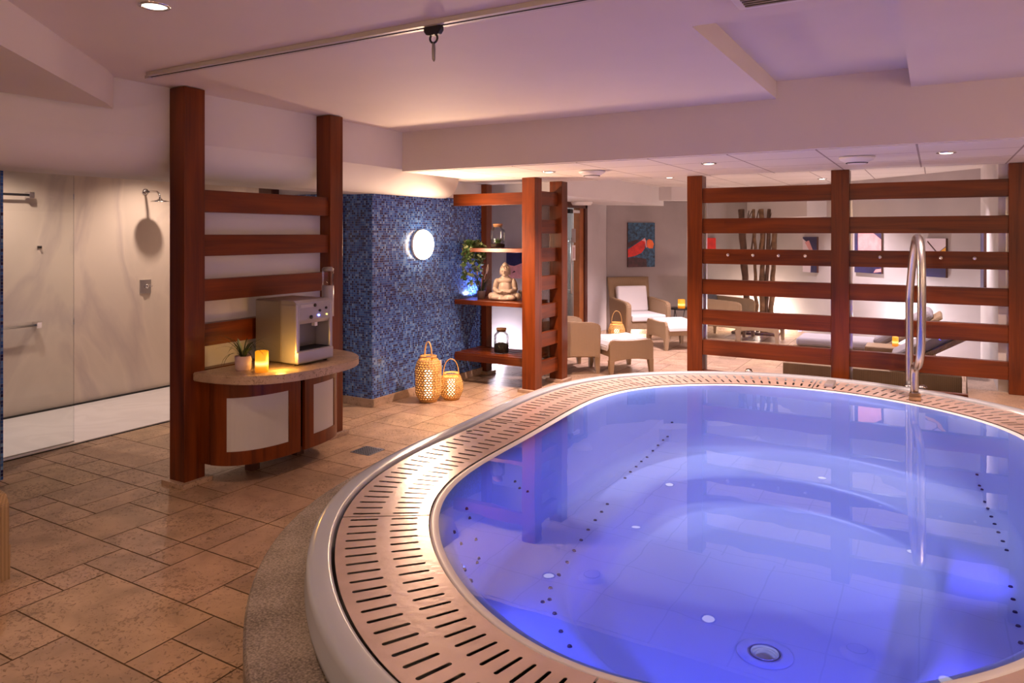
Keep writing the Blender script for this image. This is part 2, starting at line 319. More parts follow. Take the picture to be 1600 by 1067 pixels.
    def build(s, name, parent=None, loc=None, smooth=None):
        me = bpy.data.meshes.new(name); s.bm.to_mesh(me); s.bm.free()
        for m in s.mats: me.materials.append(m)
        o = bpy.data.objects.new(name, me); COL.objects.link(o)
        if parent is not None: o.parent = parent
        if loc is not None: o.location = loc
        return o
def tag(o, label, cat, group=None):
    o['label'] = label; o['category'] = cat
    if group: o['group'] = group
    return o
def empty(name, loc, label, cat, rz=0.0, group=None):
    o = bpy.data.objects.new(name, None); o.empty_display_size = 0.1; COL.objects.link(o); o.location = loc; o.rotation_euler = (0, 0, rz)
    return tag(o, label, cat, group)
def struct(o, label=None):
    o['kind'] = 'structure'
    if label: o['label'] = label
    return o
def dup(root, loc, rz=None, label=None, group=None):
    r = root.copy(); COL.objects.link(r); r.location = loc
    if rz is not None: r.rotation_euler = (0, 0, rz)
    if label: r['label'] = label
    if group: r['group'] = group
    for ch in list(root.children):
        c = ch.copy(); COL.objects.link(c); c.parent = r
        for g in list(ch.children):
            d = g.copy(); COL.objects.link(d); d.parent = c
    return r
def bevmod(o, w_=0.004, seg=2):
    b = o.modifiers.new('bevel', 'BEVEL'); b.width = w_; b.segments = seg; b.limit_method = 'ANGLE'; return o

# ------------------------------------------------------------------ pool outline (used by floor kerb, platform and pool)
PC = Vector((-0.85, 4.2))
ctrl = [(0, 2.70), (-0.45, 2.64), (-1.055, 2.42), (-1.44, 2.07), (-1.76, 1.65), (-1.90, 1.2), (-1.92, 0.6), (-1.90, 0.1), (-1.87, -0.55), (-1.80, -1.12), (-1.71, -1.5),
        (-1.57, -1.78), (-1.38, -2.03), (-1.21, -2.2), (-1.03, -2.37), (-0.87, -2.49), (-0.7, -2.6), (-0.5, -2.69), (0, -2.77)]
th = np.array([math.atan2(y, -x) for x, y in ctrl]); rr_ = np.array([math.hypot(x, y) for x, y in ctrl])
# symmetric about x: r as a function of the angle from +y
ph = np.array([math.atan2(-x, y) for x, y in ctrl]); K = 9
A_ = np.stack([np.cos(k * ph) for k in range(K)], 1); coef = np.linalg.lstsq(A_.T @ A_ + 1e-3 * np.diag([k ** 2 for k in range(K)]), A_.T @ rr_, rcond=None)[0]
def outline(n=960):
    a = np.linspace(0, 2 * PI, 4001)[:-1]; r = sum(coef[k] * np.cos(k * a) for k in range(K))
    p = np.stack([PC.x - r * np.sin(a), PC.y + r * np.cos(a)], 1)
    seg = np.linalg.norm(np.roll(p, -1, 0) - p, axis=1); s = np.concatenate([[0], np.cumsum(seg)]); P2 = np.vstack([p, p[:1]])
    t = np.linspace(0, s[-1], n + 1)[:-1]
    q = np.stack([np.interp(t, s, P2[:, 0]), np.interp(t, s, P2[:, 1])], 1)
    d = np.roll(q, -1, 0) - np.roll(q, 1, 0); d /= np.linalg.norm(d, axis=1)[:, None]
    nrm = np.stack([-d[:, 1], d[:, 0]], 1)      # inward?
    c = np.array([PC.x, PC.y])
    if np.sum((c - q) * nrm) < 0: nrm = -nrm
    return q, nrm, s[-1]
OUT, NRM, PERIM = outline(960)
def ring(d, step=1):
    """outline offset inwards by d"""
    return (OUT + NRM * d)[::step]

# ------------------------------------------------------------------ floor
def make_floor():
    u0, u1 = 0.193, 0.197; X0, Y0 = -2.61, 1.61
    NX0, NX1, NY0, NY1 = -23, 32, -21, 60
    occ = {}; tiles = []
    def put(i0, i1, j0, j1):
        for i in range(i0, i1):
            for j in range(j0, j1):
                if (i, j) in occ: return False
        for i in range(i0, i1):
            for j in range(j0, j1): occ[i, j] = 1
        tiles.append((i0, i1, j0, j1)); return True
    for t in [(-4, 0, 0, 2), (-5, -4, 1, 2), (-5, -3, 2, 3), (-3, -1, 2, 4), (-1, 1, 2, 3), (0, 1, 0, 1), (0, 2, 1, 2), (-6, -4, 3, 4), (-4, -3, 3, 4), (-9, -5, 1, 3), (-10, -8, 3, 4),
              (-8, -6, 3, 5), (-5, -4, -1, 1), (-4, -2, -1, 0), (-4, -2, -3, -1), (-2, 1, -2, 0), (-3, -1, 4, 6), (-4, -3, 4, 6), (-6, -4, 4, 6), (-8, -6, 5, 6), (-9, -8, 4, 6), (-11, -9, 4, 6),
              (-13, -10, 1, 3), (-14, -11, 5, 6), (-11, -9, 6, 7), (-11, -8, 7, 9), (-9, -6, 6, 7), (-1, 0, 3, 4), (-1, 2, 4, 6), (-6, -3, 6, 8)]: put(*t)
    rnd = random.Random(3); sizes = [(4, 2), (3, 2), (2, 2), (2, 2), (2, 1), (1, 2), (2, 3), (2, 1)]
    for j in range(NY0, NY1):
        for i in range(NX0, NX1):
            if (i, j) in occ: continue
            ss = sizes[:]; rnd.shuffle(ss)
            for a, b in ss:
                if i + a <= NX1 and j + b <= NY1 and put(i, i + a, j, j + b): break
            else: put(i, i + 1, j, j + 1)
    bm = bmesh.new(); lay = bm.loops.layers.float_color.new('tile'); g = 0.0035
    ins = [tuple(p) for p in ring(0.15, 24)]
    aa_ = np.linspace(-PI, PI, 721); rin = ring(0.0, 4); ang = np.arctan2(rin[:, 1] - PC.y, rin[:, 0] - PC.x); rad = np.hypot(rin[:, 1] - PC.y, rin[:, 0] - PC.x); o_ = np.argsort(ang); RA = np.interp(aa_, ang[o_], rad[o_], period=2 * PI)
    def dist_in(x, y): return float(np.interp(math.atan2(y - PC.y, x - PC.x), aa_, RA)) - math.hypot(x - PC.x, y - PC.y)
    def quad(x0, x1, y0, y1, z, c, mi):
        ds = [dist_in(x, y) for x in (x0, (x0 + x1) / 2, x1) for y in (y0, (y0 + y1) / 2, y1)]
        if max(ds) < 0.05:
            if max(x1 - x0, y1 - y0) > 1.2 and max(ds) > -2.0: pass
            else:
                f = bm.faces.new([bm.verts.new(p) for p in ((x0, y0, z), (x1, y0, z), (x1, y1, z), (x0, y1, z))]); f.material_index = mi
                for l in f.loops: l[lay] = c
                return
        if min(ds) > 0.12: return
        if max(x1 - x0, y1 - y0) < 0.1: return
        xm, ym = (x0 + x1) / 2, (y0 + y1) / 2
        if x1 - x0 > y1 - y0: quad(x0, xm, y0, y1, z, c, mi); quad(xm, x1, y0, y1, z, c, mi)
        else: quad(x0, x1, y0, ym, z, c, mi); quad(x0, x1, ym, y1, z, c, mi)
    for (i0, i1, j0, j1) in tiles:
        x0, x1, y0, y1 = X0 + i0 * u0 + g, X0 + i1 * u0 - g, Y0 + j0 * u1 + g, Y0 + j1 * u1 - g
        k = 0.86 + 0.26 * rnd.random(); c = (k, k * (0.97 + 0.05 * rnd.random()), k * (0.94 + 0.1 * rnd.random()), 1)
        quad(x0, x1, y0, y1, 0.0, c, 0)
    for a in range(9):
        for b in range(13):
            quad(-7.2 + 1.2 * a, -6.0 + 1.2 * a, -2.6 + 1.25 * b, -1.35 + 1.25 * b, -0.003, (1, 1, 1, 1), 1)
    me = bpy.data.meshes.new('floor'); bm.to_mesh(me); bm.free(); me.materials.append(M['trav']); me.materials.append(M['grout'])
    o = bpy.data.objects.new('floor', me); COL.objects.link(o); struct(o, 'beige travertine floor laid in mixed rectangular tiles')
# ------------------------------------------------------------------ shell
WY = 10.66; A2 = (-4.5, 10.72); B2 = (-2.48, 12.74); C2 = (0.45, 9.81)
def make_shell():
    # the hidden shell: behind and right of the camera
    struct(MB('wall').box((-7.2, -2.6, 0), (3.6, -2.5, 2.7)).build('wall_front'), 'pale wall behind the viewer')
    struct(MB('wall').box((3.5, -2.5, 0), (3.6, 7.15, 2.7)).build('wall_right'), 'pale wall far right of the pool')
    struct(MB('wall').box((-7.2, -2.5, 0), (-7.1, 2.0, 2.7)).build('wall_left'), 'pale wall left of the shower')
    # main ceiling with the recess
    c = MB('ceil')
    rx0, rx1, ry0, ry1 = -0.95, -0.13, 3.25, 5.28
    for a, b in (((-4.25, -2.5), (rx0, ry1)), ((rx0, -2.5), (rx1, ry0)), ((rx1, -2.5), (3.5, ry1))): c.box((a[0], a[1], ZC), (b[0], b[1], ZC + 0.2))
    c.box((rx0, ry0, ZC + 0.12), (rx1, ry1, ZC + 0.2))
    struct(c.build('ceiling'), 'pale main ceiling with a sunken rectangular recess above the pool')
    struct(MB('ceil').box((-7.1, -2.5, 2.4), (-4.6, 5.16, 2.5)).build('ceiling'), 'low ceiling over the shower')
    # beam with tiled underside
    b = MB('ceil', 'tiles'); b.box((-4.5, 5.28, ZB + 0.004), (3.5, 7.16, ZC + 0.2), 0); b.box((-4.49, 5.33, ZB), (3.5, 7.15, ZB + 0.004), 1)
    struct(b.build('ceiling'), 'deep pale beam with square ceiling tiles on its underside')
    # duct along the left side
    prof = [(-4.243, ZC + 0.2), (-4.243, 2.2)] + [(-4.43 + 0.187 * math.cos(a), 2.2 - 0.225 * math.sin(a)) for a in np.linspace(0.12, PI / 2, 12)] + [(-4.75, 1.975), (-4.75, 2.4), (-4.75, ZC + 0.2)]
    t = bmesh.new(); A = [t.verts.new((p[0], -2.5, p[1])) for p in prof]; B = [t.verts.new((p[0], 6.2, p[1])) for p in prof]
    t.faces.new(A); t.faces.new(B[::-1])
    for i in range(len(prof)):
        f = t.faces.new((A[i], A[(i + 1) % len(prof)], B[(i + 1) % len(prof)], B[i])); f.smooth = 1 <= i <= 12
    bmesh.ops.recalc_face_normals(t, faces=t.faces)
    d = MB('wall'); me = bpy.data.meshes.new('x'); t.to_mesh(me); d.bm.from_mesh(me)
    struct(d.build('trim_1'), 'rounded plaster duct running along the ceiling edge above the wooden screen')
    # oblique ceiling box upper left
    struct(MB('ceil').prism([(-4.22, 2.54), (-4.06, 2.40), (-1.95, 0.15), (-1.95, -2.5), (-4.22, -2.5)], 2.345, ZC + 0.01, axis=2).build('trim_2'), 'slanted ceiling box at the upper left')
    # shower walls
    struct(MB('marble').box((-7.1, 2.0, 0.0), (-6.93, 5.16, 2.42)).build('wall_left'), 'polished cream marble wall of the walk-in shower')
    struct(MB('mosx', 'mosy').box((-6.93, 1.9, 0), (-5.25, 2.425, 2.42), 0).build('wall_left'), 'blue mosaic pier at the left edge of the shower')
    # mosaic block
    m = MB('mosx', 'mosy', 'wall')
    m.box((-5.75, 5.16, 0), (-4.5, 7.12, 1.99), 0)
    m.bm.faces.ensure_lookup_table()
    for f in m.bm.faces:
        if abs(f.normal.y) > 0.5: f.material_index = 1
    m.box((-7.0, 5.18, 1.99), (-4.5, 7.12, 2.5), 2)
    struct(m.build('wall_left'), 'wall of small blue glass mosaic tiles carrying the round lamp')
    struct(MB('door_d').box((-5.93, 5.08, 0), (-5.75, 5.2, 2.4)).build('trim_3'), 'brown upright strip beside the mosaic return')
    struct(MB('marble').box((-7.0, 5.16, 0), (-5.93, 5.3, 2.42)).build('wall_left'), 'marble end wall of the shower')
    # mosaic baseboards
    bb = MB('trav_p'); bb.box((-4.5, 5.145, 0), (-4.482, 7.03, 0.075), bev=0.003); bb.box((-5.6, 5.142, 0), (-4.482, 5.16, 0.075), bev=0.003)
    struct(bb.build('baseboard_left'), 'stone skirting along the mosaic wall')
    # lounge
    struct(MB('stucco_l').box((-6.6, 8.3, 0), (-4.5, 8.4, 2.4)).build('wall_back'), 'pale lilac wall behind the open shelves')
    struct(MB('wall').box((-6.6, 7.1, 0), (-6.5, 8.4, 2.4)).build('wall_left'), 'wall at the end of the passage')
    dw = MB('stucco_l'); dw.box((-4.6, 8.3, 0), (-4.5, 8.85, 2.4)); dw.box((-4.6, 9.92, 0), (-4.5, WY + 0.05, 2.4)); dw.box((-4.6, 8.85, 2.02), (-4.5, 9.92, 2.4))
    struct(dw.build('wall_left'), 'pale wall with the doorway of the rest area')
    def slab(p, q, th_, z0, z1, mat, name, lab):
        d_ = Vector((q[0] - p[0], q[1] - p[1])).normalized(); n_ = Vector((-d_.y, d_.x)) * th_
        return struct(MB(mat).prism([p, q, (q[0] + n_.x, q[1] + n_.y), (p[0] + n_.x, p[1] + n_.y)], z0, z1).build(name), lab)
    slab(A2, B2, 0.1, 0, 2.4, 'stucco', 'wall_back', 'grey stucco wall with the red boat picture')
    slab(B2, C2, 0.1, 0, 2.4, 'stucco_l', 'wall_back', 'pale stucco wall behind the sun loungers')
    struct(MB('wall').box((0.45, 7.16, 0), (0.55, 9.85, 2.4)).build('wall_right'), 'white wall at the right end of the rest area')
    struct(MB('wall').box((0.55, 7.16, 0), (3.5, 7.26, 2.75)).build('wall_back'), 'white wall behind the right side of the pool')
    slab(A2, B2, -0.015, 0, 0.09, 'trav_p', 'baseboard_back', 'stone skirting of the grey wall')
    slab(B2, C2, -0.015, 0, 0.09, 'trav_p', 'baseboard_back', 'stone skirting of the pale wall')
    struct(MB('trav_p').box((-4.5, 9.95, 0), (-4.485, WY, 0.09)).build('baseboard_left'), 'stone skirting beside the doorway')
    struct(MB('tiles').box((-6.6, 7.16, ZL), (0.6, 13.0, ZL + 0.1)).build('ceiling'), 'square tiled ceiling of the rest area')
    struct(MB('wall').prism([(-6.5, 7.45), (-3.8, 7.45), (-3.8, 11.7), (-4.5, 10.9), (-6.5, 10.9)], 2.06, ZL).build('trim_4'), 'low ceiling box over the doorway of the rest area')
    struct(MB('wall').prism([(-4.0, 11.2), (-3.6, 11.2), (-2.3, 12.5), (-2.5, 12.68)], 2.14, ZL).build('trim_5'), 'narrow ceiling box along the grey wall')
    u6 = Vector((C2[0] - B2[0], C2[1] - B2[1], 0)).normalized(); n6 = Vector((-u6.y, u6.x, 0)) * -1
    m6 = Matrix(((u6.x, n6.x, 0, B2[0]), (u6.y, n6.y, 0, B2[1]), (0, 0, 1, 0), (0, 0, 0, 1)))
    t6 = MB('wall'); t6.prism([(-0.45, ZL), (-0.45, 2.03), (-0.15, 2.03), (0.22, 1.86), (1.55, 1.86), (1.55, ZL)], -0.02, 0.34, axis=1)
    bmesh.ops.transform(t6.bm, matrix=m6, verts=t6.bm.verts); bmesh.ops.recalc_face_normals(t6.bm, faces=t6.bm.faces)
    struct(t6.build('trim_6'), 'angled ceiling box above the bare tree trunks')
    # corridor behind the door
    c = MB('wall'); c.box((-6.6, 8.4, 0), (-6.5, 10.6, 2.4)); c.box((-6.5, 10.5, 0), (-4.6, 10.6, 2.4)); c.box((-6.6, 8.4, 2.1), (-4.6, 10.6, 2.2))
    struct(c.build('wall_left'), 'white corridor behind the glass door')
    # raised tiled platform by the ladder
    pts = [tuple(p) for p, q in zip(ring(-0.02), OUT) if p[0] > -0.0 and q[1] > 5.2]
    pts = sorted(pts, key=lambda p: p[0])
    far = [p for p in pts if 0.22 < p[0]]
    far = [tuple(p) for p in ring(-0.02) if p[0] > 0.22 and p[1] > 5.2]
    far = sorted(far, key=lambda p: math.atan2(p[1] - PC.y, p[0] - PC.x), reverse=True)[::6]
    poly = far + [(3.4, 5.2), (3.4, 7.155), (0.449, 7.155), (0.449, 8.2), (0.26, 8.2)]
    struct(MB('trav_p').prism(poly, 0, 0.31).build('trim_7'), 'raised stone platform at the right end of the wooden screen')
    # door
    D = MB('door_d'); D.box((-4.62, 8.80, 0), (-4.47, 8.88, 2.07), bev=0.004); D.box((-4.62, 9.84, 0), (-4.47, 9.92, 2.07), bev=0.004); D.box((-4.62, 8.80, 1.98), (-4.47, 9.92, 2.07), bev=0.004)
    o = struct(D.build('door_1'), 'dark brown door frame with a glass door in the rest area')
    MB('glass').box((-4.56, 8.9, 0.02), (-4.548, 9.60, 1.97)).build('glass_pane', o)
    MB('door_w').box((-4.60, 9.70, 0.0), (-4.50, 9.84, 1.98), bev=0.004).build('door_leaf', o)
    MB('steel').cyl((-4.50, 9.42, 0.75), (-4.50, 9.42, 1.55), 0.014).cyl((-4.5, 9.42, 0.8), (-4.55, 9.42, 0.8), 0.01).cyl((-4.5, 9.42, 1.5), (-4.55, 9.42, 1.5), 0.01).build('door_handle', o)
    MB('black', 'white').box((-4.55, 9.36, 1.90), (-4.49, 9.46, 1.96), 0).box((-4.54, 9.46, 1.91), (-4.50, 9.72, 1.95), 1).build('door_closer', o)
    MB('stucco').box((-4.546, 9.52, 1.48), (-4.543, 9.66, 1.68)).build('door_notice', o)
    MB('pot_p', 'white').box((-4.546, 9.54, 1.22), (-4.543, 9.65, 1.44), 1).box((-4.543, 9.56, 1.25), (-4.542, 9.63, 1.41), 0).build('door_notice', o)
make_floor(); make_shell()
light('POINT', 'corridor_lamp_light', (-5.6, 9.5, 1.9), 28, (0.9, 0.95, 1.0), 0.12)

# ------------------------------------------------------------------ shower
def make_shower():
    struct(MB('marble_w').box((-6.90, 2.42, -0.002), (-5.66, 5.15, 0.012), bev=0.003).build('trim_8'), 'white marble shower floor')
    g = MB('slot'); g.box((-6.93, 2.42, -0.002), (-6.895, 5.16, 0.022)); g.box((-5.66, 2.42, -0.002), (-5.645, 5.16, 0.004))
    struct(g.build('trim_9'), 'dark drain gaps along both sides of the shower floor')
    t = empty('shower_glass', (-5.70, 2.41, 0.012), 'clear glass pane at the entrance of the walk-in shower', 'glass panel')
    MB('glass').box((-0.005, 0, 0.0), (0.005, 0.71, 2.35)).build('pane', t)
    MB('steel').box((-0.008, 0, -0.002), (0.008, 0.71, 0.006)).build('bottom_rail', t)
    for z, y1, lab in ((1.944, 3.40, 'thin black wall bar, the upper of two in the shower'), (0.797, 3.46, 'chrome towel bar on the shower wall, the lower of two')):
        b = MB('black' if z > 1 else 'steel', 'chrome'); b.cyl((-6.86, 2.45, z), (-6.86, y1, z), 0.011, mi=0, n=10)
        o = empty('towel_bar', (0, 0, 0), lab, 'towel bar'); b.build('bar', o)
        MB('chrome').box((-6.93, y1 - 0.03, z - 0.028), (-6.845, y1 + 0.015, z + 0.028), bev=0.004).build('bracket', o)
        MB('chrome').box((-6.93, 2.46, z - 0.028), (-6.845, 2.505, z + 0.028), bev=0.004).build('bracket', o)
    o = empty('rain_shower', (-6.93, 4.50, 2.03), 'chrome round rain shower head on the marble wall', 'shower head')
    MB('chrome').cyl((0, 0, 0), (0.012, 0, 0), 0.032).build('wall_flange', o)
    MB('chrome').tube([(0.01, 0, 0), (0.12, 0, 0), (0.20, 0, -0.005), (0.235, 0, -0.03), (0.245, 0, -0.075)], 0.011).build('arm', o)
    MB('chrome').lathe([(0.0, 0.028), (0.018, 0.025), (0.03, 0.01), (0.085, 0.0), (0.088, -0.006), (0.0, -0.008)], 28, c=(0.245, 0, -0.10)).build('rose', o)
    o = empty('shower_valve', (-6.93, 4.50, 1.075), 'square chrome mixer plate with a round knob under the shower head', 'shower valve')
    MB('steel').box((0, -0.06, -0.075), (0.012, 0.06, 0.065), bev=0.003).build('plate', o)
    MB('chrome').cyl((0.01, 0, 0), (0.05, 0, 0), 0.022).cyl((0.04, 0, 0), (0.05, 0.045, 0.0), 0.007).build('knob', o)
    o = empty('robe_hook', (-6.93, 3.49, 1.485), 'small chrome hook on the marble wall left of the shower valve', 'hook')
    MB('chrome').box((0, -0.02, -0.012), (0.01, 0.02, 0.012)).build('plate', o); MB('black').cyl((0.01, 0.0, 0), (0.035, 0.0, 0), 0.008).build('peg', o)
    # steam-room glass door edge beside the mosaic
    o = empty('steam_room_door', (-4.95, 5.12, 0.0), 'narrow dark green glass door edge left of the mosaic corner', 'door')
    MB('slot').box((-0.10, 0, 0.01), (0.075, 0.02, 1.95)).build('glass_leaf', o)
    for z in (1.90, 1.12, 0.30): MB('chrome').box((0.03, -0.01, z - 0.03), (0.08, 0.03, z + 0.03), bev=0.003).build('hinge', o)
    MB('white').box((0.025, -0.003, 1.50), (0.07, 0.0, 1.62)).build('notice', o)
make_shower()

# ------------------------------------------------------------------ pool
def make_pool():
    root = empty('whirlpool_bath', (0, 0, 0), 'large oval whirlpool bath with white rim, slotted overflow ring and blue lit water', 'whirlpool')
    n = 480; step = 2
    def sweep(mb, prof, mi=0, smooth=True, closed=False):
        t = bmesh.new(); rows = []
        for d, z in prof:
            rows.append([t.verts.new((p[0], p[1], z)) for p in ring(d, step)])
        pr = list(zip(rows, rows[1:])) + ([(rows[-1], rows[0])] if closed else [])
        for a, b in pr:
            for i in range(n): t.faces.new((a[i], a[(i + 1) % n], b[(i + 1) % n], b[i]))
        bmesh.ops.recalc_face_normals(t, faces=t.faces); mb._add(t, mi, None, smooth)
    # stone kerb
    kb = MB('granite'); sweep(kb, [(-0.215, 0.0), (-0.215, 0.205), (-0.205, 0.215), (0.06, 0.215), (0.06, 0.0)], 0, False)
    k = kb.build('stone_kerb'); struct(k, 'grey stone kerb ring around the whirlpool'); k.name = 'trim_10'
    rim = MB('gel', 'gutter')
    sweep(rim, [(0.035, 0.212), (0.010, 0.222), (-0.004, 0.240), (-0.006, 0.262), (-0.001, 0.28), (0.0, 0.325), (0.004, 0.341), (0.014, 0.3495), (0.030, 0.351), (0.080, 0.351), (0.090, 0.3485), (0.0945, 0.342), (0.095, 0.26)], 0)
    sweep(rim, [(0.095, 0.262), (0.12, 0.23), (0.48, 0.23), (0.50, 0.262), (0.50, 0.325)], 1, False)
    rim.build('rim', root)
    # basin
    def scaled(s): 
        q = ring(0.60, step); c = np.array([PC.x, PC.y]); return c + (q - c) * s
    bs = MB('gel'); t = bmesh.new(); rows = []
    for d, z in [(0.495, 0.318), (0.497, 0.330), (0.51, 0.332), (0.53, 0.328), (0.56, 0.318), (0.585, 0.300), (0.60, 0.275)]:
        rows.append([t.verts.new((p[0], p[1], z)) for p in ring(d, step)])
    for s_, z in [(0.988, 0.22), (0.98, 0.10), (0.975, -0.05), (0.965, -0.13), (0.95, -0.165), (0.92, -0.17), (0.72, -0.175), (0.69, -0.19), (0.67, -0.22), (0.65, -0.36), (0.63, -0.39), (0.59, -0.405), (0.35, -0.41), (0.12, -0.415), (0.01, -0.415)]:
        rows.append([t.verts.new((p[0], p[1], z)) for p in scaled(s_)])
    for a, b in zip(rows, rows[1:]):
        for i in range(n): t.faces.new((a[i], a[(i + 1) % n], b[(i + 1) % n], b[i]))
    t.faces.new(rows[-1]); bmesh.ops.recalc_face_normals(t, faces=t.faces)
    bs.mats = [M['basin']]; bs._add(t, 0, None, True); b = bs.build('basin', root)
    for p in b.data.polygons: pass
    # water
    wb = MB('water'); q = ring(0.505, step); wb.face([(p[0], p[1], 0.326) for p in q]); wb.build('water', root)
    # grating panels with real slots
    NS = 192; NP = 8; per = 960 // NS
    def at(u, d):
        u = u % 960; i = int(u); f = u - i; a = OUT[i] + NRM[i] * d; c = OUT[(i + 1) % 960] + NRM[(i + 1) % 960] * d; return a * (1 - f) + c * f
    rows_d = [(0.108, 0.145), (0.145, 0.272, 'slot'), (0.272, 0.325), (0.325, 0.445, 'slot'), (0.445, 0.492)]
    off = 2
    for pn in range(NP):
        t = bmesh.new(); V = {}
        def vert(u, d):
            k = (round(u, 3), round(d, 4))
            if k not in V: p = at(u + off, d); V[k] = t.verts.new((p[0], p[1], 0.336))
            return V[k]
        k0, k1 = pn * NS // NP, (pn + 1) * NS // NP
        for kk in range(k0, k1):
            ua, ub = kk * per, (kk + 1) * per
            if kk == k0: ua += 0.35
            if kk == k1 - 1: ub -= 0.35
            um = (kk + 0.5) * per
            for rw in rows_d:
                d0, d1 = rw[0], rw[1]
                if len(rw) == 2:
                    t.faces.new((vert(ua, d0), vert(um, d0), vert(ub, d0), vert(ub, d1), vert(um, d1), vert(ua, d1)))
                else:
                    hw = 0.62; e = 0.007; a0, a1 = d0 + 0.001, d1 - 0.001
                    L = [vert(um, a0), vert(um - hw * .7, a0 + e * .35), vert(um - hw, a0 + e), vert(um - hw, a1 - e), vert(um - hw * .7, a1 - e * .35), vert(um, a1)]
                    R = [vert(um, a0), vert(um + hw * .7, a0 + e * .35), vert(um + hw, a0 + e), vert(um + hw, a1 - e), vert(um + hw * .7, a1 - e * .35), vert(um, a1)]
                    t.faces.new([vert(ua, d0), vert(um, d0)] + L + [vert(um, d1), vert(ua, d1)])
                    t.faces.new([vert(um, d0), vert(ub, d0), vert(ub, d1), vert(um, d1)] + R[::-1])
        bmesh.ops.recalc_face_normals(t, faces=t.faces)
        for f in t.faces:
            if f.normal.z < 0: f.normal_flip()
        mb = MB('grate'); mb._add(t, 0, None, False); o = mb.build('overflow_grating', root)
        so = o.modifiers.new('thick', 'SOLIDIFY'); so.thickness = 0.002; so.offset = -1
    # jets, drain, bolts and deck fittings
    def cast(px, py, z):
        yaw = math.radians(YAW); u = (px - 800) / F_PX; v = -(py - 366) / F_PX
        d = Vector((-math.sin(yaw) + u * math.cos(yaw), math.cos(yaw) + u * math.sin(yaw), v)); k = (z - CAM_H) / v; return Vector((d.x * k, d.y * k, z))
    rowA = [(1050, 680), (1043, 686.5), (1036, 693), (1028, 700), (1020, 707), (1011, 715), (1002, 722), (994, 730), (985, 738), (976.6, 747.5), (949, 788), (940, 800), (930, 814), (919, 829), (908, 845), (897, 862), (886, 880), (873, 899), (860, 920), (848, 942)]
    rowB = [(1527, 752), (1531, 762), (1535, 773), (1539, 785), (1544, 797), (1549, 808), (1554, 820), (1560, 833), (1567, 847), (1573, 861), (1579, 918), (1583, 938), (1586, 958), (1591, 980), (1595, 1005), (1599, 1028)]
    jets = [(390 + x / 2.56, 656 + y / 2.56) for x, y in ((1060, 288), (1110, 293), (1078, 322), (866, 361), (878, 406), (816, 467), (843, 500), (903, 498), (915, 555), (908, 585), (857, 623), (882, 665), (1245, 850), (1280, 910), (1220, 778), (1200, 722))]
    r6 = ring(0.60, 4); an6 = np.arctan2(r6[:, 1] - PC.y, r6[:, 0] - PC.x); ra6 = np.hypot(r6[:, 1] - PC.y, r6[:, 0] - PC.x); o6 = np.argsort(an6)
    SS = [0.01, 0.12, 0.35, 0.59, 0.63, 0.65, 0.67, 0.69, 0.72, 0.92, 0.95, 0.965, 0.975, 0.98, 0.988, 1.0]; ZZ = [-0.415, -0.415, -0.41, -0.405, -0.39, -0.36, -0.22, -0.19, -0.175, -0.17, -0.165, -0.13, -0.05, 0.10, 0.22, 0.275]
    def bed(x, y): return float(np.interp(math.hypot(x - PC.x, y - PC.y) / float(np.interp(math.atan2(y - PC.y, x - PC.x), an6[o6], ra6[o6], period=2 * PI)), SS, ZZ))
    for px, py in rowA + rowB + jets:
        z = 0.25
        while z > -0.45:
            p = cast(px, py, z)
            if bed(p.x, p.y) >= z: break
            z -= 0.004
        p = Vector((p.x, p.y, bed(p.x, p.y)))
        MB('jet').lathe([(0, 0.006), (0.009, 0.006), (0.012, -0.002)], 12).build('air_jet', root, loc=(p.x, p.y, p.z))
    p = cast(1195, 1018, -0.40)
    MB('chrome', 'slot').lathe([(0.0, 0.018), (0.03, 0.016), (0.06, 0.006), (0.072, 0.0), (0.0, -0.001)], 32, 0).build('drain_cover', root, loc=(p.x, p.y, -0.405))
    MB('basin').lathe([(0.13, 0.0), (0.12, 0.006), (0.08, 0.002)], 32, 0, cap=False).build('drain_ring', root, loc=(p.x, p.y, -0.408))
    for px, py in ((733, 673), (848, 647)):
        p = cast(px, py, 0.336); MB('black' if px < 800 else 'chrome').lathe([(0, 0.004), (0.018, 0.003), (0.021, 0.0)], 20).build('deck_cap', root, loc=(p.x, p.y, 0.336))
    for px, py in ((1170, 580), (1441, 606)):
        p = cast(px, py, 0.35); MB('chrome').lathe([(0.035, 0.0), (0.033, 0.012), (0.02, 0.024), (0, 0.028)], 20).build('air_button', root, loc=(p.x, p.y, 0.349))
    p = cast(1297, 602, 0.335); MB('silver_l').box((-0.035, -0.10, 0), (0.035, 0.10, 0.03), bev=0.006).build('headrest_clip', root, loc=(p.x, p.y, 0.336))
    p = cast(1430, 622, 0.335); MB('bark').box((-0.04, -0.13, 0), (0.04, 0.13, 0.01), bev=0.003).build('rail_foot_plate', root, loc=(p.x, p.y, 0.337))
    # underwater lamps: lens discs on the basin wall
    for fr in (0.39, 0.46, 0.54, 0.61, 0.68, 0.76):
        i = int(fr * 960); p = np.array([PC.x, PC.y]) + (OUT[i] + NRM[i] * 0.60 - np.array([PC.x, PC.y])) * 0.982; nn = NRM[i]
        z = 0.13; vcol = 0.5 + 0.5 * (p[0] - PC.x) / 2.0
        col = (0.05 + 0.09 * vcol, 0.11 - 0.01 * vcol, 1.0)
        a = MB('e_pool', 'chrome'); a.cyl((0, 0, 0), (nn[0] * 0.012, nn[1] * 0.012, 0.002), 0.035, mi=1, n=20); a.cyl((nn[0] * 0.012, nn[1] * 0.012, 0), (nn[0] * 0.016, nn[1] * 0.016, 0), 0.028, mi=0, n=20)
        a.build('underwater_lamp', root, loc=(p[0], p[1], z))
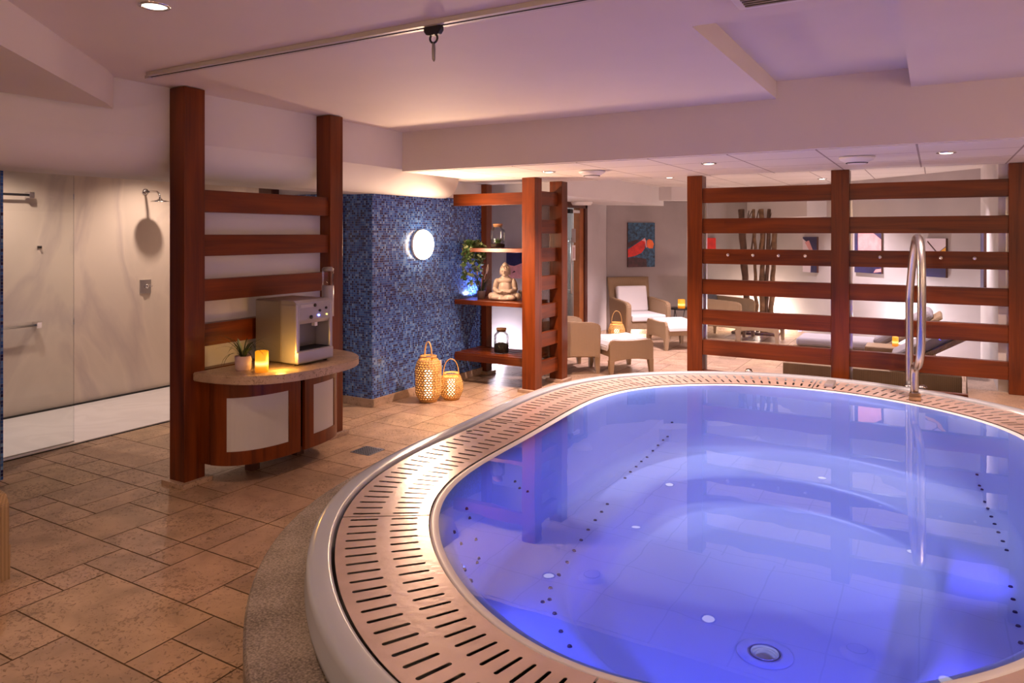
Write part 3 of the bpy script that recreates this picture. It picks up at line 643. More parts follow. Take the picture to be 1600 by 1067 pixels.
        light('AREA', 'underwater_lamp_light', (p[0] + nn[0] * 0.018, p[1] + nn[1] * 0.018, z), POOL_W, col, 0.056, vec=(nn[0], nn[1], -0.42), angle=118)
    # handrail
    h = cast(1421, 603, 0.35); v2 = Vector((0.17, -1, 0)).normalized()   # towards the water
    def pt(a, z): return (h.x + v2.x * a, h.y + v2.y * a, z)
    hr = MB('steel')
    path = [pt(0, 0.345), pt(0, 0.7), pt(0, 1.02), pt(0.02, 1.12), pt(0.10, 1.28), pt(0.20, 1.44), pt(0.27, 1.52), pt(0.34, 1.565), pt(0.42, 1.57), pt(0.49, 1.53), pt(0.54, 1.45), pt(0.565, 1.3), pt(0.57, 1.1), pt(0.56, 0.9), pt(0.53, 0.75), pt(0.49, 0.66), pt(0.43, 0.60), pt(0.37, 0.575), pt(0.31, 0.57), pt(0.27, 0.55), pt(0.25, 0.50), pt(0.25, 0.345)]
    P = [Vector(p) for p in path]; sm = []
    for i in range(len(P) - 1):
        p0, p1, p2, p3 = P[max(i - 1, 0)], P[i], P[i + 1], P[min(i + 2, len(P) - 1)]
        for k in range(4):
            s_ = k / 4; sm.append(0.5 * ((2 * p1) + (p2 - p0) * s_ + (2 * p0 - 5 * p1 + 4 * p2 - p3) * s_ * s_ + (3 * p1 - p0 - 3 * p2 + p3) * s_ ** 3))
    sm.append(P[-1]); hr.tube(sm, 0.030, 16)
    o = hr.build('handrail', root)
    for a in (0.0, 0.25):
        q = pt(a, 0.35); MB('chrome').lathe([(0.042, 0.0), (0.04, 0.008), (0.026, 0.014), (0.024, 0.02)], 20).build('rail_flange', root, loc=(q[0], q[1], 0.338 if a > 0.1 else 0.349))
POOL_W = 4.3
make_pool()

# ------------------------------------------------------------------ wooden screens
def post(name, x0, x1, y0, y1, z1, parent, z0=0.0, plinth=True):
    o = MB('woodz').box((x0, y0, z0 + (0.03 if plinth else 0)), (x1, y1, z1), bev=0.004).build('post', parent)
    if plinth:
        g = 0.035; MB('trav_p').box((x0 - g, y0 - g, z0), (x1 + g, y1 + g, z0 + 0.032), bev=0.003).build('plinth', o)
    return o
def screens():
    # left screen
    s = empty('slatted_screen', (0, 0, 0), 'dark wooden slatted screen with frosted panels behind the drinks counter', 'screen')
    post('post', -4.24, -4.09, 2.92, 3.07, 2.535, s); post('post', -4.24, -4.09, 4.20, 4.34, 2.535, s)
    for z0, z1 in ((1.745, 1.89), (1.457, 1.598), (1.163, 1.305), (0.87, 1.015), (0.58, 0.72), (0.29, 0.43)):
        MB('woody').box((-4.18, 3.07, z0), (-4.11, 4.20, z1), bev=0.003).build('rail', s)
    MB('frost').box((-4.215, 3.07, 0.10), (-4.20, 4.20, 1.81)).build('frosted_panel', s)
    # right screen
    s = empty('slatted_screen', (0, 0, 0), 'long wooden slatted screen with towel pegs behind the whirlpool', 'screen')
    Y0, Y1 = 7.07, 7.20
    xs = [(-2.115, -1.965), (-0.805, -0.655), (0.515, 0.665)]
    for i, (a, b) in enumerate(xs): post('post', a, b, Y0, Y1 + 0.02, ZB - 0.002, s, z0=0.31 if i == 2 else 0.0, plinth=(i < 2))
    for i in range(2):
        a, b = xs[i][1], xs[i + 1][0]
        for k in range(7):
            z0 = 1.905 - 0.2965 * k
            MB('woodx').box((a, 7.085, z0), (b, 7.15, z0 + 0.145), bev=0.003).build('rail', s)
        MB('glass').box((a, 7.17, 0.12), (b, 7.178, 2.04)).build('glass_pane', s)
        MB('steel').box((a, 7.155, 0.10), (a + 0.018, 7.19, 2.06)).build('glass_channel', s)
        MB('steel').box((b - 0.012, 7.155, 0.10), (b, 7.19, 2.06)).build('glass_channel', s)
    def xat(px): 
        yaw = math.radians(YAW); u = (px - 800) / F_PX; dx = -math.sin(yaw) + u * math.cos(yaw); dy = math.cos(yaw) + u * math.sin(yaw); return dx / dy * 7.03
    for px in (1137, 1176, 1216, 1258, 1375, 1423, 1470, 1523):
        x = xat(px); k = MB('chrome'); k.cyl((0, 0, 0), (0, -0.035, 0.0), 0.008, n=10); k.ball((0, -0.045, 0.002), 0.018, seg=14)
        k.build('towel_peg', s, loc=(x, 7.085, 1.40))
    # short screen
    s = empty('slatted_screen', (0, 0, 0), 'short wooden slatted screen closing the right side of the open shelves', 'screen')
    post('post', -3.62, -3.47, 6.42, 6.57, ZB - 0.002, s); post('post', -3.63, -3.48, 7.05, 7.19, ZB - 0.002, s)
    for k in range(7):
        z0 = 1.905 - 0.2965 * k
        MB('woody').box((-3.60, 6.57, z0), (-3.53, 7.05, z0 + 0.145), bev=0.003).build('rail', s)
    MB('glass').box((-3.612, 6.57, 0.12), (-3.605, 7.05, 2.04)).build('glass_pane', s)
    # shelf unit
    s = empty('open_shelf', (0, 0, 0), 'open mahogany shelf unit between the mosaic wall and the short screen', 'shelf')
    post('post', -4.66, -4.43, 7.03, 7.15, 2.17, s)
    MB('woodx').box((-4.5, 6.47, 1.905), (-3.62, 6.53, 2.03), bev=0.003).build('top_rail', s)
    MB('woodx').box((-4.32, 6.52, 1.41), (-3.62, 7.0, 1.452), bev=0.003).build('shelf_board', s)
    MB('woodx').box((-4.5, 6.49, 0.845), (-3.62, 7.0, 0.895), bev=0.004).build('shelf_board', s)
    sl = MB('woodx')
    for k in range(5): sl.box((-4.5, 6.50 + k * 0.105, 0.295), (-3.62, 6.58 + k * 0.105, 0.325), bev=0.003)
    sl.box((-4.5, 6.49, 0.24), (-3.62, 6.515, 0.31), bev=0.003); sl.build('slatted_shelf', s)
screens()
light('SPOT', 'shelf_uplight', (-4.40, 6.86, 0.93), 9, (0.45, 0.55, 1.0), 0.02, vec=(-0.5, -0.15, 1), angle=150, blend=0.6)
light('POINT', 'shelf_floor_uplight', (-4.9, 8.05, 0.12), 20, (0.92, 0.84, 1.0), 0.05)

# ------------------------------------------------------------------ counter and cabinet
def counter():
    cx, cy = -4.085, 3.555
    def ell(s, n=40, a0=-PI / 2, a1=PI / 2, ax=0.37, ay=0.53):
        d = (1 - s) * ax
        return [(cx + (ax - d) * abs(math.cos(a)) ** 0.75, cy + (ay - d) * math.copysign(abs(math.sin(a)) ** 0.75, math.sin(a))) for a in np.linspace(a0, a1, n)]
    c = MB('trav_p').prism([(x, y + 0.0) for x, y in ell(1.0, 60, -PI / 2, PI / 2, 0.605, 0.58)], 0.665, 0.72, bev=0.006).build('stone_countertop')
    tag(c, 'half-oval beige stone countertop against the slatted screen', 'countertop')
    k = empty('drinks_cabinet', (0, 0, 0), 'curved wooden cabinet with frosted doors under the stone countertop', 'cabinet')
    def strip(a0, a1, z0, z1, s0, s1, mat, name, par, n=14):
        o_ = ell(s1, n, a0, a1); i_ = ell(s0, n, a0, a1); poly = o_ + i_[::-1]
        return MB(mat).prism(poly, z0, z1).build(name, par)
    zb, zt = 0.13, 0.664
    MB('slot').prism(ell(0.86), zb + 0.01, zt - 0.002).build('carcass', k)
    MB('door_d').prism(ell(0.88), zb, zb + 0.012).build('base_board', k)
    for a0, a1, p0, p1 in ((-1.40, -0.012, -1.10, -0.14), (0.012, 1.40, 0.11, 0.62)):
        d = MB('woodz')
        o_ = lambda b0, b1, z0, z1: d.prism(ell(1.0, 14, b0, b1) + ell(0.93, 14, b0, b1)[::-1], z0, z1)
        o_(a0, p0, zb, zt - 0.005); o_(p1, a1, zb, zt - 0.005)
        o_(p0, p1, zb, 0.218); o_(p0, p1, 0.56, zt - 0.005)
        dd = d.build('door', k)
        MB('frost_d').prism(ell(0.985, 14, p0, p1) + ell(0.95, 14, p0, p1)[::-1], 0.216, 0.562).build('frosted_pane', dd)
    MB('woodz').prism(ell(0.99, 8, -PI / 2, -1.42) + ell(0.93, 8, -PI / 2, -1.42)[::-1], zb, zt).build('side_panel', k)
    MB('woodz').prism(ell(0.99, 8, 1.42, PI / 2) + ell(0.93, 8, 1.42, PI / 2)[::-1], zb, zt).build('side_panel', k)
    for y in (3.35, 3.75): MB('door_d').box((-4.05, y, 0), (-3.98, y + 0.07, zb), bev=0.003).build('foot', k)
    # cooler
    w_ = empty('water_dispenser', (-3.86, 3.615, 0.72), 'silver countertop water dispenser with a clear cup tube', 'water dispenser')
    b = MB('silver', 'silver_l')
    x0, x1, y0, y1, z0, z1 = -0.20, 0.20, -0.17, 0.17, 0.015, 0.435
    # body side profile (x,z) with a niche at the front, extruded between the cheeks
    b.box((x0, y0, z0), (x1 - 0.14, y1, z1), 0, bev=0.012)
    b.box((x1 - 0.15, y0, z0), (x1, y0 + 0.035, z1 - 0.02), 1, bev=0.012)
    b.box((x1 - 0.15, y1 - 0.03, z0), (x1, y1, z1 - 0.02), 1, bev=0.012)
    b.box((x1 - 0.15, y0 + 0.003, z0 - 0.002), (x1 + 0.01, y1 - 0.003, z0 + 0.085), 1, bev=0.012)
    b.prism([(x1 - 0.16, 0.275), (x1 - 0.02, 0.275), (x1 - 0.005, 0.30), (x1 - 0.005, z1 - 0.02), (x1 - 0.03, z1), (x1 - 0.16, z1)], y0 + 0.003, y1 - 0.003, 1, axis=1, bev=0.004)
    b.build('body', w_)
    MB('silver_l').box((x1 - 0.16, y0 + 0.04, 0.10), (x1 - 0.15, y1 - 0.03, 0.28)).build('niche_back', w_)
    MB('slot').box((x1 - 0.14, y0 + 0.045, 0.10), (x1 - 0.005, y1 - 0.035, 0.104)).build('drip_tray', w_)
    for i, (y, z, m) in enumerate(((-0.035, 0.318, 'black'), (0.035, 0.325, 'e_blue'), (0.045, 0.356, 'black'), (0.105, 0.37, 'black'), (0.11, 0.325, 'e_yel'))):
        MB(m).cyl((x1 - 0.006, y, z), (x1 + 0.003, y, z), 0.013 if i == 0 else (0.006 if m.startswith('e') else 0.009), n=14).build('indicator_light' if m.startswith('e') else 'button', w_)
    MB('steel', 'black').box((x1 - 0.006, -0.13, 0.385), (x1 - 0.002, -0.005, 0.405), 0, bev=0.001).cyl((x1 - 0.003, 0.0, 0.396), (x1 + 0.001, 0.0, 0.396), 0.012, mi=1).build('badge', w_)
    MB('white').box((x1 - 0.055, 0.02, 0.25), (x1 - 0.025, 0.045, 0.275)).build('spout', w_)
    for x in (x0 + 0.04, x1 - 0.04):
        for y in (y0 + 0.04, y1 - 0.04): MB('black').cyl((x, y, 0), (x, y, 0.018), 0.016, n=12).build('foot', w_)
    cx_, cy_ = x1 - 0.06, y1 - 0.01
    MB('silver_l').lathe([(0.042, 0.30), (0.042, 0.515), (0.0, 0.515)], 24, c=(cx_, cy_ + 0.02, 0)).build('tube_holder', w_)
    MB('glass').lathe([(0.040, 0.515), (0.040, 0.625), (0.034, 0.635)], 24, c=(cx_, cy_ + 0.02, 0), cap=False).build('cup_tube', w_)
    MB('silver').lathe([(0.041, 0.62), (0.041, 0.635), (0.03, 0.648), (0, 0.65)], 24, c=(cx_, cy_ + 0.02, 0)).build('tube_cap', w_)
counter()

# ------------------------------------------------------------------ candles, plants, lanterns, jars
def candle_mat(zh, core=1.9):
    m, nt, b = mat_new('candle_glow'); v = coords(nt)
    sep = nd(nt, 'ShaderNodeSeparateXYZ'); nt.links.new(v, sep.inputs[0])
    dv = nd(nt, 'ShaderNodeMath', operation='DIVIDE'); dv.inputs[1].default_value = zh; nt.links.new(sep.outputs[2], dv.inputs[0])
    r = ramp(nt, [(0.0, (0.9, 0.22, 0.01)), (0.25, (1.0, 0.34, 0.01)), (0.42, (1.0, 0.74, 0.25)), (0.58, (1.0, 0.46, 0.02)), (1.0, (1.0, 0.36, 0.0))]); nt.links.new(dv.outputs[0], r.inputs[0])
    s = ramp(nt, [(0.0, (0.3,) * 3), (0.25, (0.45,) * 3), (0.42, (1.0,) * 3), (0.6, (0.48,) * 3), (1.0, (0.38,) * 3)]); nt.links.new(dv.outputs[0], s.inputs[0])
    mu = nd(nt, 'ShaderNodeMath', operation='MULTIPLY'); mu.inputs[1].default_value = core; nt.links.new(s.outputs[0], mu.inputs[0])
    nt.links.new(r.outputs[0], b.inputs['Emission Color']); nt.links.new(mu.outputs[0], b.inputs['Emission Strength']); b.inputs['Base Color'].default_value = (0.75, 0.36, 0.05, 1)
    return m
def candle(loc, r, h, label, power=0.0):
    m = candle_mat(h); o = empty('pillar_candle', loc, label, 'candle', group=None)
    mb = MB(m); mb.lathe([(0.0, 0.0), (r, 0.0), (r, h - 0.004), (r - 0.004, h), (r - 0.012, h), (r - 0.015, h - 0.02), (0.0, h - 0.022)], 28); mb.build('wax_body', o)
    MB('black').cyl((0, 0, h - 0.024), (0.002, 0, h - 0.008), 0.0012, n=6).build('wick', o)
    if power: light('POINT', 'candle_light', (loc[0], loc[1], loc[2] + h + 0.03), power, (1.0, 0.55, 0.12), 0.03)
    return o
CL = candle((-3.72, 3.21, 0.72), 0.041, 0.135, 'glowing amber pillar candle on the stone countertop')
light('POINT', 'candle_light', (-3.655, 3.31, 0.785), 2.6, (1.0, 0.5, 0.08), 0.03)

def blade(mb, base, dirv, L, droop, w0, mi=0, n=7, up=1.0):
    p = Vector(base); d = Vector((dirv[0], dirv[1], 0)).normalized(); side = Vector((-d.y, d.x, 0)); prev = None
    ang = up
    for i in range(n + 1):
        t = i / n; ww = w0 * (1 - t) ** 0.7 * 0.5 + 0.0003
        a, b = mb.bm.verts.new(p + side * ww), mb.bm.verts.new(p - side * ww)
        if prev: f = mb.bm.faces.new((prev[0], prev[1], b, a)); f.material_index = mi; f.smooth = True
        prev = (a, b); ang -= droop / n; p = p + (d * math.cos(ang) + Vector((0, 0, 1)) * math.sin(ang)) * (L / n)
def air_plant():
    o = empty('potted_plant', (-3.87, 3.19, 0.72), 'spiky green plant in a small pink pot beside the amber candle', 'plant')
    MB('pot_p').lathe([(0.0, 0.0), (0.043, 0.0), (0.050, 0.012), (0.053, 0.095), (0.049, 0.095), (0.047, 0.08), (0, 0.078)], 28).build('pot', o)
    r = random.Random(5); f = MB('grass', 'leaf_p')
    for k in range(26):
        a = r.random() * 2 * PI; blade(f, (0.012 * math.cos(a), 0.012 * math.sin(a), 0.085), (math.cos(a), math.sin(a)), 0.19 + 0.10 * r.random(), 1.3 + r.random() * 1.5, 0.010, up=1.15 + 0.3 * r.random())
    f.build('leaves', o)
    b = MB('leaf_p'); b.lathe([(0.0, 0), (0.011, 0.02), (0.014, 0.05), (0.010, 0.09), (0.0, 0.115)], 10, mtx=Matrix.Translation((-0.01, 0, 0.10)) @ Matrix.Rotation(-0.4, 4, 'Y')); b.build('bud', o)
air_plant()

def lantern(loc, prof, h, label, rows, cols, handle_r, handle_h, grp=None, candle_h=0.16, ha=0.6):
    o = empty('bamboo_lantern', loc, label, 'lantern', rz=ha, group=grp)
    # lattice shell: grid with diamond-like gaps
    t = bmesh.new(); zs = np.linspace(0.02, h - 0.02, rows * 2 + 1); pz = [p[1] for p in prof]; pr = [p[0] for p in prof]
    R = []
    n = cols * 2
    for j, z in enumerate(zs):
        rad = float(np.interp(z, pz, pr)); R.append([t.verts.new((rad * math.cos(2 * PI * (i + 0.5 * ((j // 2) % 2)) / n), rad * math.sin(2 * PI * (i + 0.5 * ((j // 2) % 2)) / n), z)) for i in range(n)])
    for j in range(rows * 2):
        for i in range(n):
            hole = (j % 2 == 1) and ((i + (j // 2)) % 2 == 0)
            if not hole: t.faces.new((R[j][i], R[j][(i + 1) % n], R[j + 1][(i + 1) % n], R[j + 1][i]))
    mb = MB('bamboo'); mb._add(t, 0, None, True); s = mb.build('lattice_body', o)
    so = s.modifiers.new('t', 'SOLIDIFY'); so.thickness = 0.004
    rt, rb = pr[-1], pr[0]
    MB('bamboo').tube([(rt * math.cos(a), rt * math.sin(a), h) for a in np.linspace(0, 2 * PI, 33)[:-1]], 0.008, 8, closed=True).tube([(rt * math.cos(a), rt * math.sin(a), h - 0.035) for a in np.linspace(0, 2 * PI, 33)[:-1]], 0.006, 8, closed=True).build('top_ring', o)
    MB('bamboo').lathe([(0, 0), (rb, 0), (rb + 0.004, 0.012), (rb, 0.026), (0, 0.026)], 28).build('base', o)
    hp = [(handle_r * math.cos(a), 0, h - 0.03 + handle_h * max(0, math.sin(a)) ** 0.8) for a in np.linspace(0, PI, 21)]
    MB('bamboo').tube(hp, 0.0085, 8, flat=0.5).build('handle', o)
    MB('e_lant').cyl((0, 0, 0.04), (0, 0, 0.04 + candle_h), 0.036, n=20).build('candle', o)
    light('POINT', 'lantern_light', (loc[0], loc[1], loc[2] + 0.04 + candle_h + 0.02), 1.0, (1.0, 0.6, 0.25), 0.03)
    return o
lantern((-4.20, 5.62, 0), [(0.085, 0.0), (0.10, 0.03), (0.125, 0.08), (0.128, 0.32), (0.11, 0.38), (0.075, 0.43)], 0.43, 'tall bamboo lantern standing left of the small one by the mosaic wall', 17, 24, 0.072, 0.17, candle_h=0.26, ha=-0.45)
lantern((-4.06, 5.80, 0), [(0.07, 0.0), (0.095, 0.03), (0.118, 0.09), (0.118, 0.15), (0.10, 0.21), (0.075, 0.25)], 0.25, 'small round bamboo lantern standing beside the tall one', 11, 24, 0.075, 0.17, candle_h=0.15, ha=0.5)
lantern((-4.02, 9.95, 0), [(0.08, 0.0), (0.11, 0.04), (0.122, 0.1), (0.122, 0.22), (0.10, 0.28), (0.075, 0.31)], 0.31, 'bamboo lantern on the floor beside the far wicker armchair', 13, 24, 0.075, 0.20, candle_h=0.18, ha=0.5)

def jar(loc, r, h, label, kind):
    o = empty('terrarium_jar', loc, label, 'jar')
    MB('glass').lathe([(0.0, 0.004), (r * 0.92, 0.004), (r, 0.02), (r, h * 0.68), (r * 0.92, h * 0.76), (r * 0.62, h * 0.84), (r * 0.62, h * 0.93)], 32, cap=False).build('glass_body', o)
    MB('cork').lathe([(0, h * 0.86), (r * 0.58, h * 0.86), (r * 0.60, h * 0.93), (r * 0.68, h * 0.93), (r * 0.68, h), (0, h)], 28).build('cork_lid', o)
    MB('soil').lathe([(0, 0.008), (r * 0.93, 0.008), (r * 0.95, h * (0.16 if kind == 0 else 0.36)), (0.3 * r, h * (0.2 if kind == 0 else 0.42)), (0, h * (0.2 if kind == 0 else 0.4))], 24).build('soil', o)
    f = MB('leaf' if kind == 0 else 'plume'); rr = random.Random(kind + 2)
    for k in range(22 if kind == 0 else 12):
        a = rr.random() * 2 * PI; blade(f, (r * 0.3 * math.cos(a), r * 0.3 * math.sin(a), h * (0.17 if kind == 0 else 0.38)), (math.cos(a), math.sin(a)), h * (0.45 if kind == 0 else 0.3) * (0.6 + 0.4 * rr.random()), 0.9 + rr.random(), 0.014 if kind == 0 else 0.004, up=1.45)
    f.build('small_plants' if kind == 0 else 'dry_roots', o)
jar((-4.09, 6.72, 1.452), 0.078, 0.262, 'corked glass jar with green plants on the top shelf', 0)
jar((-4.02, 6.68, 0.326), 0.080, 0.268, 'corked glass jar half full of dark soil on the bottom shelf', 1)

def grass_pot(loc, label, seed):
    o = empty('potted_grass', loc, label, 'plant')
    MB('zinc').lathe([(0, 0), (0.038, 0), (0.048, 0.085), (0.050, 0.088), (0.045, 0.088), (0.042, 0.07), (0, 0.07)], 24).build('pot', o)
    r = random.Random(seed); f = MB('grass')
    for k in range(60):
        a = r.random() * 2 * PI; up = 1.45 - 0.25 * r.random()
        blade(f, (0.02 * math.cos(a), 0.02 * math.sin(a), 0.07), (math.cos(a), math.sin(a)), 0.20 + 0.17 * r.random(), 0.3 + r.random() * 1.5, 0.005, up=up)
    f.build('grass_blades', o)
    p = MB('plume')
    for q, (dx, dy, hh) in enumerate(((-0.035, -0.02, 0.36), (0.05, 0.03, 0.38))):
        p.tube([(0, 0, 0.08), (dx * 0.6, dy * 0.6, hh * 0.6), (dx, dy, hh * 0.8)], 0.0015, 5); p.tube([(dx, dy, hh * 0.72), (dx * 1.12, dy * 1.12, hh * 0.82), (dx * 1.2, dy * 1.2, hh * 0.9), (dx * 1.3, dy * 1.3, hh)], [0.006, 0.014, 0.012, 0.001], 8)
    p.build('flower_plumes', o)
grass_pot((-4.29, 6.70, 0.895), 'zinc pot of grass with cream plumes left of the statue', 4)
grass_pot((-3.72, 6.83, 0.895), 'zinc pot of grass right of the statue, half hidden by the post', 9)

def ivy():
    o = empty('hanging_ivy', (-4.5, 6.66, 1.42), 'trailing ivy in a brown wall pot on the mosaic wall', 'plant')
    MB('cork').lathe([(0, -0.09), (0.05, -0.09), (0.08, 0.03), (0.075, 0.03), (0.05, -0.05), (0, -0.05)], 20, c=(0.075, 0, 0)).build('wall_pot', o)
    r = random.Random(11); f = MB('leaf', 'leaf_p'); st = MB('grass')
    for v in range(20):
        a = -1.6 + 3.2 * r.random(); L = 0.10 + 0.34 * r.random() ** 1.3; out = 0.07 + 0.08 * r.random()
        path = []
        for i in range(9):
            t = i / 8; path.append(Vector((0.075 + math.cos(a) * out * min(1, t * 2.4), math.sin(a) * (out + 0.05) * min(1, t * 2.2), 0.03 + 0.10 * math.sin(min(1, t * 2) * PI / 2 * 1.2) * (1 - t) - L * max(0, t - 0.25) * 1.25)))
        st.tube(path, 0.0016, 5)
        for i in range(1, 9):
            for q in range(3):
                c = path[i] + Vector((r.uniform(0, 0.03), r.uniform(-.03, .03), r.uniform(-.02, .02))); s = r.uniform(0.016, 0.03); m = Matrix.Rotation(r.uniform(0, 6.28), 3, 'Z') @ Matrix.Rotation(r.uniform(0.2, 1.3), 3, 'X') @ Matrix.Rotation(r.uniform(0, 6.28), 3, 'Z')
                pts = [(0, -s, 0), (s * .8, -s * .5, s * .15), (s * .55, s * .1, 0), (s * .8, s * .6, s * .1), (0, s * 1.2, -s * .1), (-s * .8, s * .6, s * .1), (-s * .55, s * .1, 0), (-s * .8, -s * .5, s * .15)]
                f.face([c + m @ Vector(p) for p in pts], 1 if r.random() < 0.35 else 0)
    st.build('stems', o); f.build('leaves', o)
ivy()

def buddha():
    o = MB('stone_b')
    def B(c, r, rx=0, ry=0, rz=0): o.ball(c, r, mtx=Matrix.Rotation(rz, 4, 'Z') @ Matrix.Rotation(ry, 4, 'Y') @ Matrix.Rotation(rx, 4, 'X'), seg=20)
    # faces +x locally ... front is -y
    B((0, 0.012, 0.04), (0.10, 0.07, 0.04)); B((0, 0.004, 0.115), (0.066, 0.052, 0.085)); B((0, 0.004, 0.190), (0.082, 0.043, 0.036)); B((0, -0.002, 0.075), (0.072, 0.058, 0.05)); B((0, 0.0, 0.215), (0.045, 0.032, 0.03))
    for s in (-1, 1):
        B((s * 0.092, -0.018, 0.042), (0.058, 0.045, 0.040), rz=s * 0.5)           # thigh
        B((s * 0.058, -0.068, 0.032), (0.066, 0.030, 0.028), rz=-s * 0.30)         # shin
        B((s * 0.128, -0.028, 0.040), (0.032, 0.036, 0.036))                        # knee
        B((s * 0.092, 0.004, 0.150), (0.027, 0.031, 0.062), ry=-s * 0.20)           # upper arm
        B((s * 0.100, 0.0, 0.108), (0.026, 0.030, 0.028))                           # elbow
        B((s * 0.076, -0.034, 0.092), (0.022, 0.050, 0.021), rx=0.12, rz=-s * 0.62) # forearm
        B((s * 0.034, -0.068, 0.084), (0.032, 0.019, 0.012), rz=-s * 0.3)           # hand
        B((s * 0.046, 0.004, 0.268), (0.008, 0.012, 0.030))                         # long ear
        for k in range(4): B((s * (0.018 + 0.008 * k), -0.092 + 0.004 * k, 0.032), (0.008, 0.014, 0.007))   # toes
        B((s * 0.016, -0.050, 0.284), (0.011, 0.006, 0.0045))                       # eyelid
        for k in range(4): B((s * (0.010 + 0.011 * k), -0.084 + 0.006 * k, 0.090 - 0.001 * k), (0.0055, 0.014, 0.0055), rz=s * 0.6)  # fingers
    B((0, 0.002, 0.236), (0.026, 0.026, 0.03)); B((0, -0.003, 0.276), (0.044, 0.048, 0.052)); B((0, 0.006, 0.302), (0.046, 0.050, 0.034)); B((0, 0.008, 0.336), (0.030, 0.031, 0.022)); B((0, 0.008, 0.352), (0.016, 0.016, 0.012))
    B((0, -0.053, 0.272), (0.007, 0.011, 0.016)); B((0, -0.050, 0.253), (0.013, 0.006, 0.004)); B((0, -0.043, 0.241), (0.018, 0.012, 0.011))
    B((0, -0.076, 0.020), (0.07, 0.03, 0.018))
    root = empty('buddha_statue', (-3.985, 6.70, 0.892), 'sandy stone seated buddha statue with hands in its lap on the middle shelf', 'statue', rz=0.35)
    root.scale = (1.12, 1.12, 1.12)
    b = o.build('carved_figure', root)
    rm = b.modifiers.new('r', 'REMESH'); rm.mode = 'VOXEL'; rm.voxel_size = 0.0032; rm.use_smooth_shade = True
    sm = b.modifiers.new('s', 'SMOOTH'); sm.iterations = 3; sm.factor = 0.5
    # curls
    c = MB('stone_b'); r = random.Random(2)
    for j in range(7):
        zz = 0.292 + j * 0.0072; nn = 18 - j * 2
        for i in range(nn):
            a = 2 * PI * i / nn + j * 0.3; rad = math.sqrt(max(0.02, 1 - ((zz - 0.305) / 0.037) ** 2)); x, y = 0.043 * rad * math.cos(a), 0.006 + 0.047 * rad * math.sin(a)
            if y < -0.03 and zz < 0.305: continue
            c.ball((x, y, zz), 0.0055, seg=8)
    c.build('hair_curls', root)
buddha()

# ------------------------------------------------------------------ wicker furniture
def rounded(poly_pts): return poly_pts
def cushion(mb, a, b, bev=0.03, mi=0, mtx=None): mb.box(a, b, mi, bev=bev, seg=3, mtx=mtx)
def leg(parent, x, y, z1, r0=0.03, r1=0.02, sx=0, sy=0, m='wicker'):
    t = bmesh.new(); A = [t.verts.new((x + a * r0, y + b * r0, z1)) for a, b in ((-1, -1), (1, -1), (1, 1), (-1, 1))]; B = [t.verts.new((x + sx + a * r1, y + sy + b * r1, 0)) for a, b in ((-1, -1), (1, -1), (1, 1), (-1, 1))]
    t.faces.new(A); t.faces.new(B[::-1])
    for i in range(4): t.faces.new((A[i], B[i], B[(i + 1) % 4], A[(i + 1) % 4]))
    bmesh.ops.recalc_face_normals(t, faces=t.faces); mb = MB(m); mb._add(t); return mb.build('leg', parent)
def ottoman(loc, rz, label, w=0.60, d=0.52, h=0.40, cm='cush'):
    """front/back panels carry the curved ends; x = long side"""
    o = empty('wicker_ottoman', loc, label, 'ottoman', rz=rz)
    for s in (-1, 1):
        y0 = s * (d / 2 - 0.02)
        prof = [(-w / 2 + 0.0, 0.14), (-w / 2, h - 0.05), (-w / 2 + 0.025, h - 0.005), (-w / 2 + 0.07, h)] + [(x, h - 0.012 * math.cos(x / w * PI)) for x in np.linspace(-w / 2 + 0.1, w / 2 - 0.1, 9)] + [(w / 2 - 0.07, h), (w / 2 - 0.025, h - 0.005), (w / 2, h - 0.05), (w / 2, 0.14)]
        prof += [(x, 0.14 + 0.03 * math.cos(x / w * PI)) for x in np.linspace(w / 2 - 0.08, -w / 2 + 0.08, 7)]
        MB('wicker').prism(prof, y0 - 0.02, y0 + 0.02, axis=1, bev=0.004).build('side_panel', o)
    MB('wicker').box((-w / 2 + 0.01, -d / 2 + 0.03, 0.20), (w / 2 - 0.01, d / 2 - 0.03, h - 0.10), bev=0.01).build('seat_frame', o)
    for sx in (-1, 1):
        for sy in (-1, 1): leg(o, sx * (w / 2 - 0.03), sy * (d / 2 - 0.025), 0.16, 0.03, 0.02, sx * 0.008, sy * 0.008)
    c = MB(cm); n = 14; t = bmesh.new(); T, Bm = [], []
    for i in range(n + 1):
        x = -w / 2 - 0.012 + (w + 0.024) * i / n; k = abs(2 * i / n - 1); z = h + 0.018 - 0.02 * math.cos(PI * (i / n - .5)) - 0.09 * max(0, k - 0.8) / 0.2
        T.append((x, z)); Bm.append((x, z - 0.06))
    c.prism(T + Bm[::-1], -d / 2 + 0.045, d / 2 - 0.045, axis=1, bev=0.010); c.build('cushion', o)
    return o
